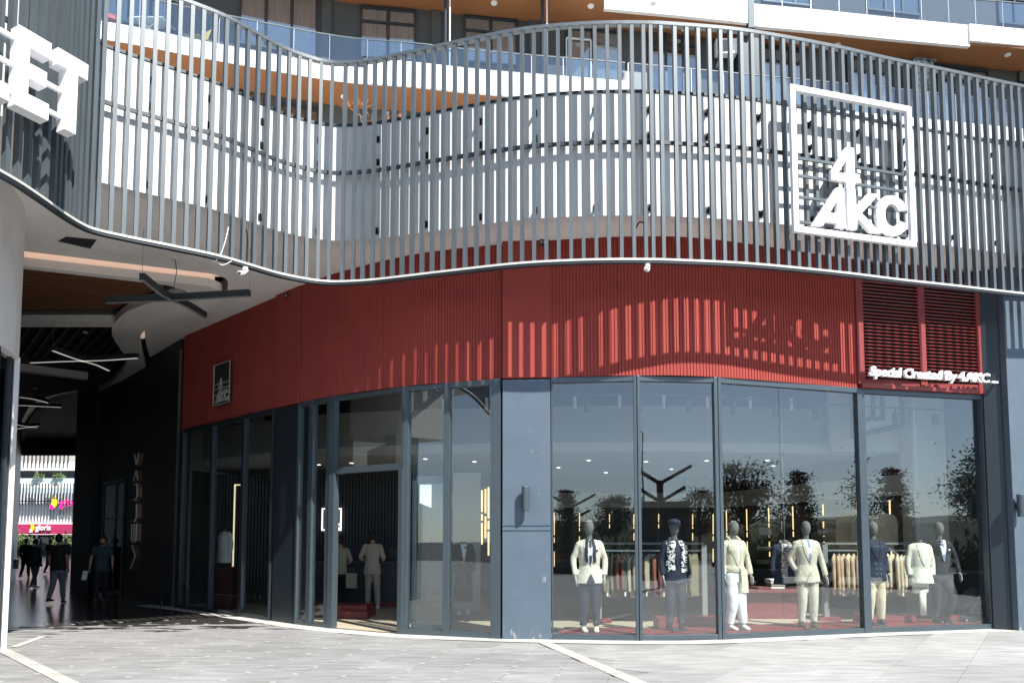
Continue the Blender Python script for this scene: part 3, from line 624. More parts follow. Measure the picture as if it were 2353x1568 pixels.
# the slats stand in panels of different pitch: surveyed along the foot of the screen
def s_at(px, py, lo, hi):
    best = None; st = sL[-1] / 3000; s = lo
    prev = None
    while s <= hi:
        p, t = along(screen, sL, s); x = rd(px, py, p.y).x - p.x
        if prev is not None and prev[1] > 0 >= x: return s - st * x / (x - prev[1]) if x != prev[1] else s
        prev = (s, x); s += st
    return None
s_cor = min(range(len(screen)), key=lambda i: (screen[i] - V((-5.76, 10.02))).length); s_cor = sL[s_cor]
sv = [s_cor - .004]
c1 = [690, 780, 870, 955, 1045, 1130, 1215, 1300, 1380, 1462, 1545, 1624, 1700, 1775, 1848, 1920, 1990, 2060, 2133, 2210, 2285]
c2 = [22, 95, 160, 226, 295, 362, 428, 496, 565, 635, 708, 785, 862, 940, 1017, 1096, 1175, 1256, 1340, 1425, 1510, 1596, 1682, 1770, 1857, 1944, 2030, 2112]
c3 = [-15, 70, 150, 230, 308, 380, 455, 530, 605, 675, 750, 820, 890, 960, 1030, 1097, 1165, 1230, 1298, 1362, 1426, 1492, 1556, 1620, 1680, 1741, 1805, 1867, 1928, 1988, 2048, 2107, 2166, 2225, 2284, 2342]
for px, py in [(.3335 * c - 5, 500) for c in c1] + [(784.3 + .3335 * c - 5, 500) for c in c2] + [(1568 - 42, 605), (1568 - 66, 603)][::-1] + [(1567.8 + .3335 * c - 4, 606 + max(0, .019 * c)) for c in c3]:
    s = s_at(px, py, s_cor - .05, sL[-1])
    if s is not None and s > sv[-1] + .08: sv.append(s)
while sv[-1] < sL[-1] - .3: sv.append(sv[-1] + .17)
k = 1
pre = []
acc = s_cor
while acc > .2: acc -= .095 if k < 9 else .165; pre.append(acc); k += 1
SLATS = []
for s in pre[::-1] + sv:
    p, t = along(screen, sL, s); q = V((p.x - t.y * .04, p.y + t.x * .04)); SLATS.append((q, t, s))
for q, t, s in SLATS: inst(me_s, scr, (q.x, q.y, (ZR + ZT) / 2), math.atan2(t.y, t.x), 'slat')
def ribbon(P, d0, d1, z0, z1):         # curved bar following a plan curve
    A, B = offset(P, d0), offset(P, d1); m = MB(); k = len(P)
    for i in range(k): m.v += [V((A[i].x, A[i].y, z0)), V((A[i].x, A[i].y, z1)), V((B[i].x, B[i].y, z1)), V((B[i].x, B[i].y, z0))]
    for i in range(k - 1):
        for j in range(4): m.f.append((4 * i + j, 4 * i + 4 + j, 4 * i + 4 + (j + 1) % 4, 4 * i + (j + 1) % 4))
    m.f += [(0, 1, 2, 3), (4 * k - 4, 4 * k - 3, 4 * k - 2, 4 * k - 1)]; return m
ribbon(screen, -.012, .09, ZR + .002, ZR + .034).build('bottom_rim', 'rim_paint', scr)
ribbon(screen, .0, .085, ZR - .034, ZR).build('bottom_channel', 'dark_metal', scr)
ribbon(screen, -.004, .085, ZT - .034, ZT + .02).build('top_rail', 'slat_paint', scr)
ribbon(screen, .076, .11, 7.80, 7.86).build('middle_rail', 'dark_metal', scr)
for k, (q, t, s) in enumerate(SLATS):
    if k % 5 == 2 and q.x > -6 and q.x < 10:
        for z in (8.42, 8.02 if k % 10 == 2 else 8.0, 6.82):
            a = V((q.x - t.y * .045, q.y + t.x * .045, z)); b = V((q.x - t.y * .143, q.y + t.x * .143, z))
            br = MB().bar(a, b, .012, .09); br.obox(b, (t.x * .035, t.y * .035, 0), (-t.y * .006, t.x * .006, 0), (0, 0, .055)); br.build('bracket', 'black_plastic', scr)

# ================================================================ SIGNS
# big framed sign on the screen
def on_screen(px, py, out):
    d = 11.0
    sc = [(p.x, p.y) for p in screen if p.y > 9.9 and p.x > -2.9]
    for _ in range(25): d = interp(rd(px, py, d).x, sc) - out
    return rd(px, py, d)
tl, br_ = on_screen(1814, 199, .12), on_screen(2098, 566, .12)
bl = on_screen(1818, 535, .12)
ax = V((br_.x - bl.x, br_.y - bl.y, 0)); SW = ax.length; ax.normalize(); zb = bl.z - .0; SH = tl.z - zb; outn = V((ax.y, -ax.x, 0))
sign = thing('framed_wall_sign', 'large white square frame sign reading 4 AKC mounted on the slats', 'sign', bl)
P4 = [(150, 122), (1142, 310), (1190, 1465), (172, 1352)]      # TL TR BR BL of the frame in the survey picture
def solve(A, b):
    n = len(b); Mx = [r[:] + [v] for r, v in zip(A, b)]
    for i in range(n):
        p = max(range(i, n), key=lambda r: abs(Mx[r][i])); Mx[i], Mx[p] = Mx[p], Mx[i]
        for r in range(n):
            if r != i:
                f = Mx[r][i] / Mx[i][i]; Mx[r] = [x - f * y for x, y in zip(Mx[r], Mx[i])]
    return [Mx[i][n] / Mx[i][i] for i in range(n)]
def homog(P, Q):
    A, b = [], []
    for (x, y), (u, v) in zip(P, Q):
        A.append([x, y, 1, 0, 0, 0, -u * x, -u * y]); b.append(u); A.append([0, 0, 0, x, y, 1, -v * x, -v * y]); b.append(v)
    h = solve(A, b) + [1]
    return lambda x, y: ((h[0] * x + h[1] * y + h[2]) / (h[6] * x + h[7] * y + 1), (h[3] * x + h[4] * y + h[5]) / (h[6] * x + h[7] * y + 1))
H4 = homog(P4, [(0, 1), (1, 1), (1, 0), (0, 0)])
GL = {'4': ([(608, 645), (675, 650), (682, 862), (722, 870), (719, 940), (684, 936), (681, 990), (612, 985), (614, 930), (485, 912), (488, 845)], [[(612, 752), (613, 862), (545, 855)]]),
      'a': ([(528, 980), (592, 985), (608, 1318), (530, 1310), (530, 1277), (437, 1264), (415, 1302), (325, 1298)], [[(532, 1090), (532, 1196), (474, 1191)]]),
      'k': ([(618, 990), (688, 993), (692, 1142), (795, 1022), (882, 1032), (738, 1190), (900, 1355), (812, 1346), (704, 1232), (697, 1328), (626, 1322)], []),
      'c': ([(1110, 1160), (1045, 1165), (1022, 1125), (990, 1108), (960, 1115), (938, 1150), (932, 1200), (940, 1250), (962, 1285), (995, 1298), (1030, 1288), (1055, 1252), (1115, 1275), (1098, 1325), (1060, 1362), (1010, 1376), (955, 1362), (905, 1325), (872, 1270), (857, 1200), (866, 1130), (890, 1080), (930, 1047), (980, 1038), (1030, 1048), (1080, 1090)], [])}
def sign_build(root, org, ax, outn, SW, SH, th, fw, mf, ml, back=None, bars=True, led=False):
    def fn(u, v, w): return org + ax * (u * SW) + V((0, 0, v * SH)) + outn * w
    fu, fv = fw / SW, fw / SH
    MB().poly([(0, 0), (1, 0), (1, 1), (0, 1)], [[(fu, fv), (fu, 1 - fv), (1 - fu, 1 - fv), (1 - fu, fv)]], lambda u, v, w: fn(u, v, w), th).build('frame', mf, root, bevel=.004)
    for k, (o, hs) in GL.items():
        MB().poly([H4(*p) for p in o], [[H4(*p) for p in h] for h in hs], lambda u, v, w: fn(u, v, w + .0), th * .95).build('letter_' + k if k != '4' else 'figure_four', ml, root)
    if bars:
        for v in (.52, .40, .255, .085):
            MB().bar(fn(fu, v, -.02), fn(1 - fu, v, -.02), .03 * min(1, SW / 1.2), .045 * min(1, SW / 1.4)).build('bar', mf if bars == 2 else 'slat_paint', root)
    if back: MB().poly([(0, 0), (1, 0), (1, 1), (0, 1)], [], lambda u, v, w: fn(u, v, -.03 + w), .01).build('back_plate', back, root)
sign_build(sign, bl, ax, outn, SW, SH, .07, .095, 'sign_white', 'sign_white')
# small framed sign on the passage cladding
pa, pb = ps[0], ps[1]; d = (pb - pa).normalized(); nn = V((d.y, -d.x, 0))
def on_line(px, py, a, b, out):
    dd = (b - a).normalized(); n2 = V((dd.y, -dd.x)); a = a + n2 * out
    t = V(((px - CX) / FPX, 1)); A = [[t.x, -dd.x], [t.y, -dd.y]]
    k, s = solve(A, [a.x, a.y]); y = k
    for _ in range(6):
        q = rd(px, py, y); k2 = (q.x / y); tt = V((k2, 1)); k, s = solve([[tt.x, -dd.x], [tt.y, -dd.y]], [a.x, a.y]); y = k
    return rd(px, py, y)
s_bl, s_br, s_tl = on_line(490, 933, pa, pb, .10), on_line(527, 928, pa, pb, .10), on_line(491, 840, pa, pb, .10)
axs = V((s_br.x - s_bl.x, s_br.y - s_bl.y, 0)); sw = axs.length; axs.normalize()
small = thing('small_wall_sign', 'small framed 4 AKC sign on the dark red passage cladding', 'sign', s_bl)
sign_build(small, s_bl, axs, V((axs.y, -axs.x, 0)), sw, (s_tl.z - s_bl.z), .02, .017, 'interior_white', 'interior_white', back='black_cladding', bars=2)
# lettering under the louvre
a, b = on_line(1996, 862, fpt(1990), fpt(2276), .26), on_line(2290, 873, fpt(1990), fpt(2276), .26)
t2 = V((b.x - a.x, b.y - a.y, 0)); L2 = t2.length
ls = thing('slogan_sign', 'white raised lettering Special Created By 4.AKC across the foot of the louvre', 'sign', a)
text('Special Created By 4.AKC ...', .235, a, t2, (0, 0, 1), 'sign_white', 'lettering', ls, extrude=.03, fat=.0055, shear=.16, spacing=.90, width=L2)
# unit number plates
f30 = rd(1240, 564, front_y(.45) - .13); pl = thing('number_plate', 'small black unit plate reading F 30 high on the red fascia', 'sign plate', f30)
MB().box(f30.x, f30.x + .15, f30.y, f30.y + .01, f30.z, f30.z + .15).build('plate', 'black_plastic', pl)
text('F 30', .06, f30 + V((.012, -.004, .035)), (1, 0, 0), (0, 0, 1), 'sign_white', 'lettering', pl, extrude=.002)
p17 = on_line(655, 679, fpt(626), fpt(676), .10); dd = (fpt(676) - fpt(626)).normalized().to_3d()
pl2 = thing('number_plate', 'tiny unit plate reading F 17 on the corner column fascia', 'sign plate', p17)
MB().bar(p17 + dd * .0, p17 + dd * .09, .008, .10).build('plate', 'black_plastic', pl2)
text('F 17', .035, p17 + V((dd.y, -dd.x, 0)) * .006 + dd * .008 - V((0, 0, .02)), dd, (0, 0, 1), 'sign_white', 'lettering', pl2, extrude=.002)
# large ET letters on the left return of the screen (the word runs out of the picture)
def et_pt(px, py):                              # the letters stand on a plane along the screen return
    a, b = V((-5.80, 8.3)), V((-5.68, 9.8)); n2 = None
    dd = (b - a).normalized(); t = V(((px - CX) / FPX, 1))
    y = 9.0
    for _ in range(8):
        q = rd(px, py, y); k, s = solve([[q.x / y, -dd.x], [1, -dd.y]], [a.x, a.y]); y = k
    return rd(px, py, y)
ets = thing('letter_sign', 'huge white block letters ET ending a sign on the left slats', 'sign', et_pt(44, 240))
et_dir = (V((-5.68, 9.8)) - V((-5.80, 8.3))).normalized().to_3d(); et_n = V((et_dir.y, -et_dir.x, 0))
pE, pT = rd(44, 55, 8.22), rd(203, 151, 8.96); et_dir = V((pT.x - pE.x, pT.y - pE.y, 0)).normalized(); et_n = V((et_dir.y, -et_dir.x, 0)); Lw = (pT - pE).xy.length
ztop = (pE.z + pT.z) / 2; e0 = V((pE.x, pE.y, 0)); zbot = rd(37, 240, 8.22).z; hh = ztop - zbot
def u_of(px, py):
    best = min(range(0, 201), key=lambda k: abs(rd(px, py, (e0 + et_dir * (Lw * k / 200)).y).x - (e0 + et_dir * (Lw * k / 200)).x)); return Lw * best / 200
LW = u_of(120, 100); t0 = e0 + et_dir * u_of(133, 112); TW = Lw - u_of(133, 112)
def block(org, W_, polys, nm):
    MB().poly(polys, [], lambda u, v, w: V((org.x, org.y, zbot)) + et_dir * (u * W_) + V((0, 0, v * hh)) - et_n * (w - .0), .17).build(nm, 'sign_white', ets, bevel=.006)
block(e0, LW, [(0, 0), (1, 0), (1, .21), (.36, .21), (.36, .405), (.9, .405), (.9, .60), (.36, .60), (.36, .79), (1, .79), (1, 1), (0, 1)], 'letter_e')
block(t0, TW, [(.32, 0), (.68, 0), (.68, .79), (1, .79), (1, 1), (0, 1), (0, .79), (.32, .79)], 'letter_t')
ek = e0 - et_dir * (LW + .06); block(ek, LW, [(.62, 0), (1, 0), (1, .2), (.62, .2)], 'letter_foot')
for v in (.18, .52, .86):
    a = V((e0.x, e0.y, zbot + v * hh)) - et_n * .1 - et_dir * 1.2; MB().bar(a, a + et_dir * (1.2 + (t0 - e0).xy.length + TW * .4), .05, .05).build('bar', 'sign_white', ets)

# upright luminous letters on the black passage wall
def pw_pt(px, py, out=.0): return on_line(px, py, pw[0], pw[1], out)
vs = thing('upright_letter_sign', 'column of white outlined letters standing off the black passage wall', 'sign', pw_pt(325, 1300, .05))
dw = (pw[1] - pw[0]).normalized().to_3d(); nw_ = V((-dw.y, dw.x, 0)); nw_ = nw_ if nw_.y < 0 else -nw_
base = pw_pt(330, 1243, .0)
strokes = [(1044, 1068, [[(-.5, 1), (0, 0), (.5, 1)]]), (1082, 1104, [[(-.5, 0), (0, 1), (.5, 0)]]), (1113, 1148, [[(-.4, 1), (.3, 1), (.4, .8), (.4, .2), (.2, 0), (-.5, 0)]]), (1158, 1196, [[(.4, 1), (.4, .2), (.2, 0), (-.5, 0)]]),
           (1203, 1245, [[(-.5, 1), (-.5, .1), (0, 0), (.5, .1), (.5, 1)], [(0, 1), (0, 0)]]), (1252, 1305, [[(-.3, 1), (.5, .55), (-.5, 0)]])]
for y0, y1, ss in strokes:
    z1_, z0_ = rd(330, y0, base.y).z, rd(330, y1, base.y).z; m = MB(); mb2 = MB()
    for st in ss:
        for (u0, v0), (u1, v1) in zip(st, st[1:]):
            a = V((base.x, base.y, 0)) - dw * (u0 * .42) + nw_ * .26; b_ = V((base.x, base.y, 0)) - dw * (u1 * .42) + nw_ * .26
            a.z, b_.z = lerp(z0_, z1_, v0), lerp(z0_, z1_, v1)
            m.bar(a, b_, .02, .05, up=tuple(dw)); mb2.bar(a - nw_ * .07, b_ - nw_ * .07, .12, .045, up=tuple(dw))
    L_ = m.build('letter', 'sign_edge', vs); mb2.build('return_edge', mat('bronze', (.20, .12, .075), .4, .3) if 'bronze' not in M else 'bronze', L_)
# low guard rail along the black wall
hr = thing('guard_rail', 'low black tubular guard rail at the foot of the passage wall', 'rail', (pw[0].x, pw[0].y, 0))
a = V((pw[0].x, pw[0].y, .22)) + dw * .15 + nw_ * .22; b_ = V((pw[0].x, pw[0].y, .22)) + dw * 4.0 + nw_ * .22
MB().tube([V((a.x, a.y, .01)), a - V((0, 0, .05)), a + dw * .06, b_], .022, 8).build('rail', 'dark_metal', hr)
for i in range(4):
    q = a + dw * (.9 * i + .7); MB().tube([V((q.x, q.y, .005)), q], .015, 6).build('post', 'dark_metal', hr)

# ================================================================ FITTINGS
def wall_lamp(p, n, label):
    r = thing('wall_lamp', label, 'wall lamp', p, 'up and down wall lamps on the blue columns'); n = V(n)
    c = p + n * .12
    MB().loft([(c + V((0, 0, -.20)), (.062, 0, 0), (0, .062, 0)), (c + V((0, 0, .20)), (.062, 0, 0), (0, .062, 0))], 20).build('lamp_body', 'mullion', r, smooth=False, bevel=.006)
    MB().bar(p, p + n * .07, .05, .12).build('wall_plate', 'mullion', r)
a, b = fpt(1154), fpt(1266); t = (b - a).normalized(); n2 = V((t.y, -t.x, 0)); lp_ = rd(1207, 1146, a.y - .0); lp_ = V((a + t * ((b - a).length * .49)).to_tuple() + (lp_.z,)) + n2 * .05
MB().obox((a + t * ((b - a).length * .62)).to_3d() + n2 * .0515 + V((0, 0, .05)), t.to_3d() * .22, n2 * .002, (0, 0, .05)).build('mortar_smear', 'strip_stone', c1) if False else None
wall_lamp(lp_, n2, 'cylindrical grey wall lamp on the column beside the shop door')
q = pc + V((.10, .03)); wall_lamp(V((q.x, q.y - .15, rd(2335, 1162, 13.6).z)), (0, -1, 0), 'cylindrical grey wall lamp on the far column at the shop end')
def camera_unit(px, py, label):
    sc = [(p.x, p.y) for p in screen if p.y > 9.9 and p.x > -5.4]; d = 11
    for _ in range(20): d = interp(rd(px, py, d).x, sc) + .05
    p = rd(px, py, d); p.z = ZR - .034; r = thing('security_camera', label, 'camera', p, 'white security cameras under the screen')
    MB().tube([p, p - V((0, 0, .05))], .045, 12).build('mount', 'white_plastic', r)
    MB().loft([(p + V((.0, .02, -.05)), (.05, 0, 0), (0, 0, .05)), (p + V((-.02, -.05, -.11)), (.045, 0, 0), (0, .02, .045)), (p + V((-.04, -.12, -.135)), (.04, 0, 0), (0, .01, .04))], 12).build('camera_body', 'white_plastic', r, smooth=True)
    MB().loft([(p + V((-.04, -.118, -.135)), (.03, 0, 0), (0, .01, .03)), (p + V((-.043, -.126, -.137)), (.026, 0, 0), (0, .01, .026))], 12).build('lens', 'black_plastic', r)
    t = V((p.x, p.y, p.z + .04)); cb = [t + V((.0, .06, 0)), t + V((.0, .07, .45)), t + V((-.03, .06, .62)), t + V((-.1, .10, .66)), t + V((-.14, .16, .6))]
    MB().tube(spline(cb, 4), .013, 6).build('cable', 'black_plastic', r)
camera_unit(1487, 601, 'white security camera hanging under the middle of the slat screen')
camera_unit(563, 609, 'white security camera under the slat screen by the passage')
cq = rz(505, 592, ZR); cb = thing('loose_cable', 'loose grey cable looping out under the slat screen rim', 'cable', cq)
MB().tube(spline([cq + V((.1, .05, .5)), cq + V((.06, 0, .2)), cq + V((0, -.03, 0)), cq + V((-.09, -.02, -.08)), cq + V((-.10, 0, -.02)), cq + V((.02, .03, -.1)), cq + V((.16, .06, -.03))], 5), .007, 6).build('cable', 'white_plastic', cb)
# pendant lights in the passage: two bent bars crossing
def pendant(canopy, ends, bend, z, label, lit, ce=True):
    r = thing('pendant_light', label, 'pendant light', canopy, 'crossed bar pendant lights in the passage')
    MB().loft([(canopy, (.06, 0, 0), (0, .06, 0)), (canopy - V((0, 0, .03)), (.06, 0, 0), (0, .06, 0))], 12).build('canopy', 'white_plastic', r)
    for i, (e0, e1) in enumerate(ends):
        P = spline([e0, e0.lerp(bend[i][0], .75), bend[i][0].lerp(bend[i][1], .0) * .5 + (bend[i][0] + bend[i][1]) * .25, bend[i][1].lerp(e1, .25), e1], 4)
        P2 = [p.xy for p in P]; m = ribbon(P2, -.045, .045, z, z + .11); bar = m.build('light_bar', 'dark_metal', r)
        ribbon(P2, -.03, .03, z - .006, z - .001).build('diffuser', 'tube_lit' if lit else 'interior_grey', bar)
    MB().tube([canopy, canopy + V((.04, 0, -.25)), V(((bend[0][0].x + bend[0][1].x) / 2, (bend[0][0].y + bend[0][1].y) / 2, z + .11))], .007, 5).build('cord', 'dark_metal', r)
    for e in (ends[0][0], ends[1][1]):
        MB().tube([V((e.x, e.y, z + .1)), V((e.x, e.y, ZS))], .004, 4).build('wire', 'interior_grey', r)
def pz(x, y, z): return rz(x, y, z)
z = 5.85
pendant(rz(402, 593, ZS), [(pz(326, 642, z), pz(470, 730, z)), (pz(243, 696, z), pz(573, 680, z))], [(pz(375, 681, z), pz(415, 697, z)), (pz(375, 691, z), pz(430, 688, z))], z, 'dark crossed bar pendant hanging nearest the passage mouth', False)
pendant(rz(196, 762, ZS), [(pz(121, 805, z), pz(250, 851, z)), (pz(70, 833, z), pz(316, 822, z))], [(pz(175, 825, z), pz(210, 833, z)), (pz(165, 829, z), pz(215, 829, z))], z, 'second crossed bar pendant with glowing white undersides', True)
pendant(rz(80, 890, ZS), [(pz(45, 912, z), pz(110, 925, z)), (pz(30, 930, z), pz(140, 935, z))], [(pz(70, 915, z), pz(90, 919, z)), (pz(80, 932, z), pz(95, 933, z))], z, 'third pendant far down the passage', True)
pendant(rz(70, 960, ZS), [(pz(40, 975, z), pz(85, 982, z)), (pz(35, 985, z), pz(88, 978, z))], [(pz(55, 978, z), pz(70, 980, z)), (pz(55, 982, z), pz(70, 980, z))], z, 'farthest pendant light deep in the passage', True)

# ================================================================ LEFT SHOP CORNER
lsb = thing('corner_shop', 'white rendered corner of the neighbouring shop at the left edge', 'building', (-7.6, 11, 0))
A0, A1, A2, A3 = V((-6.2, 7.4)), V((-7.12, 10.1)), V((-7.36, 10.78)), V((-7.57, 11.2))
MB().poly([tuple(A0), tuple(A1), tuple(A2), tuple(A3), (-7.95, 11.55), (-9.5, 12.5), (-9, 8)], [], lambda u, v, w: (u, v, 4.35 + w), ZS - 4.35).build('upper_wall', 'white_render', lsb)
cw = MB(); cw.obox((-7.60, 11.15, 2.2), (.05, .045, 0), (-.03, .05, 0), (0, 0, 2.2)); cw.build('corner_post', 'white_render', lsb)
dl = (A1 - A3).normalized(); wf = MB()
for s, w in ((.17, .07), (.30, .05), (.95, .06)):
    q = A3 + dl * s + V((-.06, -.03)); wf.obox((q.x, q.y, 2.2), (dl.x * w / 2, dl.y * w / 2, 0), (-dl.y * .04, dl.x * .04, 0), (0, 0, 2.15))
wfo = wf.build('window', 'dark_mullion', lsb); q = A3 + dl * 1.6 + V((-.06, -.03))
MB().obox((q.x, q.y, 2.2), (dl.x * 1.4, dl.y * 1.4, 0), (-dl.y * .006, dl.x * .006, 0), (0, 0, 2.12)).build('pane', 'dark_pane', wfo)
MB().box(-11, -8.2, 7, 11, 0, 4.3).build('interior_block', 'interior_dark', lsb)
MB().obox((-7.78, 11.32, 2.2), (.1, -.08, 0), (.02, .03, 0), (0, 0, 2.2)).build('return_wall', 'interior_grey', lsb)

# ================================================================ APARTMENT BLOCK BEHIND
apt = thing('apartment_block', 'dark grey apartment block with glass balconies rising behind the shop', 'apartment building', (2, 28, 12))
ZB = 18.6                                   # balcony deck
EDGE = spline([(-22, 21.0), (-13.58, 23.1), (-10.53, 24.1), (-6.37, 25.35), (-3.55, 25.75), (-.93, 26.2), (4.2, 26.85), (9.5, 27.6), (15.6, 28.5), (21.2, 29.4), (30, 30.8)], 5)
WALL = offset(EDGE, 1.5); ew = [(p.x, p.y) for p in EDGE]; ww = [(p.x, p.y) for p in WALL]
def on_curve(px, py, C_, out=0.0):
    d = 27.0
    for _ in range(30): d = interp(rd(px, py, d).x, C_) - out
    return rd(px, py, d)
sub = lambda P, x0, x1: [V((x0, interp(x0, [(p.x, p.y) for p in P])))] + [p for p in P if x0 < p.x < x1] + [V((x1, interp(x1, [(p.x, p.y) for p in P])))]
MB().wall(WALL, 12, 26.5, .3).build('facade_wall', 'tower_wall', apt)
# balcony slabs: white fascia, orange soffit
def slab(P, zt, zbm, name, label=None):
    f = MB().wall(P, zbm, zt, .16).build(name, 'concrete_white', apt, label=label)
    return f
slab(sub(EDGE, -22, -5.3), ZB, 18.0, 'balcony_fascia'); slab(sub(offset(EDGE, -.06), -5.3, 4.35), ZB + .33, 18.0, 'balcony_fascia')
slab(sub(EDGE, 6.4, 30), ZB - .05, 18.0, 'balcony_fascia')
E1 = offset(EDGE, .03); MB().poly([(p.x, p.y) for p in E1] + [(p.x, p.y) for p in offset(EDGE, 1.8)][::-1], [], lambda u, v, w: (u, v, 17.98 + w), .12).build('balcony_soffit', 'soffit_orange', apt)
MB().poly([(p.x, p.y) for p in offset(EDGE, .17)] + [(p.x, p.y) for p in offset(EDGE, 1.74)][::-1], [], lambda u, v, w: (u, v, ZB - .15 + w), .1).build('balcony_deck', 'tower_light_wall', apt)
UC = 22.0; UP = [rz(x, y, UC).xy for x, y in ((1388, 20), (1568, 37), (1718, 53))]; UP2 = [rz(x, y, UC).xy for x, y in ((1731, 60), (1901, 75), (2068, 92), (2228, 107))]; UP3 = [rz(x, y, UC + .2).xy for x, y in ((2229, 93), (2352, 105), (2600, 133))]
slab(UP, 22.95, UC, 'balcony_fascia'); slab(UP2, 22.92, UC, 'balcony_fascia'); slab(UP3, 22.92, UC + .2, 'balcony_fascia')
MB().box(UP[-1].x + .02, UP2[0].x - .02, UP[-1].y - .02, UP[-1].y + .4, 21.8, 23.0).build('downpipe_joint', 'mullion', apt)
MB().poly([(-22, 20.6), (-13.6, 22.7), (-10.5, 23.7), (-6.4, 24.95), (-.9, 25.75), (3.4, 26.1)] + [(p.x, p.y + .05) for p in UP + UP2] + [(p.x, p.y + .05) for p in UP3[1:]] + [(32, 36), (9, 31), (-22, 24)], [], lambda u, v, w: (u, v, UC + .1 + w), .1).build('upper_soffit', 'soffit_orange', apt)
# glass balustrades
def balustrade(P, z0, z1, pitch=1.25, cap=True):
    L = arclen(P); k = max(1, round(L[-1] / pitch)); d = L[-1] / k
    for i in range(k):
        a, _ = along(P, L, d * i + .015); b, _ = along(P, L, d * (i + 1) - .015); t = (b - a).normalized(); c = (a + b) / 2
        MB().obox((c.x, c.y, (z0 + z1) / 2), (t.x * (b - a).length / 2, t.y * (b - a).length / 2, 0), (-t.y * .006, t.x * .006, 0), (0, 0, (z1 - z0) / 2)).build('balustrade_pane', 'rail_glass', apt)
        MB().obox((a.x, a.y, (z0 + z1) / 2), (t.x * .012, t.y * .012, 0), (-t.y * .012, t.x * .012, 0), (0, 0, (z1 - z0) / 2)).build('balustrade_post', 'chrome', apt)
    if cap: ribbon(P, -.02, .02, z1, z1 + .035).build('handrail', 'slat_paint', apt)
    ribbon(P, -.025, .025, z0 - .06, z0).build('base_rail', 'slat_paint', apt)
RL = offset(EDGE, .08)
balustrade(sub(RL, -16, -5.35), ZB + .06, 19.72); balustrade(sub(RL, -5.25, 4.3), ZB + .39, 19.72); balustrade(sub(RL, 4.4, 23), ZB + .0, 19.72)
balustrade([p + V((.02, .08)) for p in UP2 + UP3[1:]], 22.98, 24.1, 1.2); balustrade([p + V((0, .08)) for p in UP], 23.0, 24.1)
# windows
def awin(x0, x1, y0, y1, cols=2, transom=.38, curt=True, pane='tower_pane', out=.0, y0b=None):
    a, b = on_curve(x0, y0, ww, .05), on_curve(x1, y0, ww, .05); zt = max(a.z, b.z) if y0b is None else a.z; zb = on_curve((x0 + x1) / 2, y1, ww, .05).z
    t = V((b.x - a.x, b.y - a.y, 0)); W_ = t.length; t.normalize(); n3 = V((t.y, -t.x, 0)); f = MB(); a = V((a.x, a.y, 0))
    def bar(u0, u1, z0, z1, dpt=.05): c = a + t * (u0 + u1) / 2; f.obox((c.x, c.y, (z0 + z1) / 2), t * (u1 - u0) / 2, n3 * dpt, (0, 0, (z1 - z0) / 2))
    for i in range(cols + 1):
        u = W_ * i / cols; bar(max(0, u - .045), min(W_, u + .045), zb, zt)
    for z in (zb + .04, zt - .04, zt - transom * 1.6): bar(.046, W_ - .046, z - .04, z + .04, .048)
    o = f.build('window', 'dark_mullion', apt)
    for i in range(cols):
        c = a + t * W_ * (i + .5) / cols - n3 * .0
        MB().obox((c.x, c.y, (zb + zt) / 2), t * (W_ / cols / 2 - .04), n3 * .006, (0, 0, (zt - zb) / 2 - .06)).build('pane', pane, o)
        if curt:
            k = 14; m = MB(); q = [c + t * (W_ / cols) * (.85 * (j / k - .5)) - n3 * (.03 + .012 * math.sin(j * 2.4 + i)) for j in range(k + 1)]
            for p in q: m.v += [V((p.x, p.y, zb + .1)), V((p.x, p.y, zt - .1))]
            m.f = [(2 * j, 2 * j + 2, 2 * j + 3, 2 * j + 1) for j in range(k)]; m.build('curtain', 'curtain', o)
    return o
awin(250, 400, -95, 60, 3); awin(553, 730, -38, 118, 3); awin(828, 955, 25, 140, 2); awin(1066, 1188, 47, 150, 2); awin(1300, 1422, 43, 196, 2)
awin(1488, 1608, 76, 220, 3, curt=False); awin(1741, 1848, 116, 252, 3); awin(1944, 2046, 140, 275, 3); awin(2150, 2268, 163, 290, 3); awin(2338, 2460, 172, 300, 3)
awin(500, 610, 170, 260, 2, curt=False); awin(640, 730, 250, 330, 2, curt=False); awin(700, 730, 252, 330, 1)
awin(1750, 1860, -60, 10, 3, curt=False); awin(1990, 2110, -45, 30, 3, curt=False); awin(2290, 2400, -20, 60, 3, curt=False)
# screen door frame, pilasters, pale strips for sunlit wall, rain pipes, planted screen
a = on_curve(1301, 88, ww, .13); b = on_curve(1357, 88, ww, .13); zb = on_curve(1330, 190, ww, .1).z
m = MB()
for p in (a, b): m.bar((p.x, p.y, zb), (p.x, p.y, a.z), .05, .05)
m.bar((a.x, a.y, a.z), (b.x, b.y, a.z), .05, .06); m.build('screen_door', 'white_plastic', apt)
for x0, x1, mt in ((1258, 1298, 'tower_light_wall'), (1428, 1484, 'tower_light_wall'), (990, 1012, 'tower_wall'), (1215, 1240, 'tower_wall'), (738, 760, 'tower_wall')):  # pale strips end at the shade line: sunlit wall put into the colour
    a, b = on_curve(x0, 120, ww, .06), on_curve(x1, 120, ww, .06); t = (b - a).normalized()
    MB().bar((a.x, a.y, (ZB + (20.3 if mt != 'tower_wall' else 22.1)) / 2), (b.x, b.y, (ZB + (20.3 if mt != 'tower_wall' else 22.1)) / 2), .12, (20.3 if mt != 'tower_wall' else 22.1) - ZB).build('pilaster_and_sun_patch', mt, apt)
for px in (1023, 1246):
    a = on_curve(px, 60, ew, -.25); MB().tube([V((a.x, a.y, ZB)), V((a.x, a.y, 22.1))], .06, 10).build('column', 'dark_mullion', apt); MB().tube([V((a.x + .17, a.y - .05, ZB)), V((a.x + .17, a.y - .05, 22.1))], .03, 8).build('downpipe', 'white_plastic', apt)
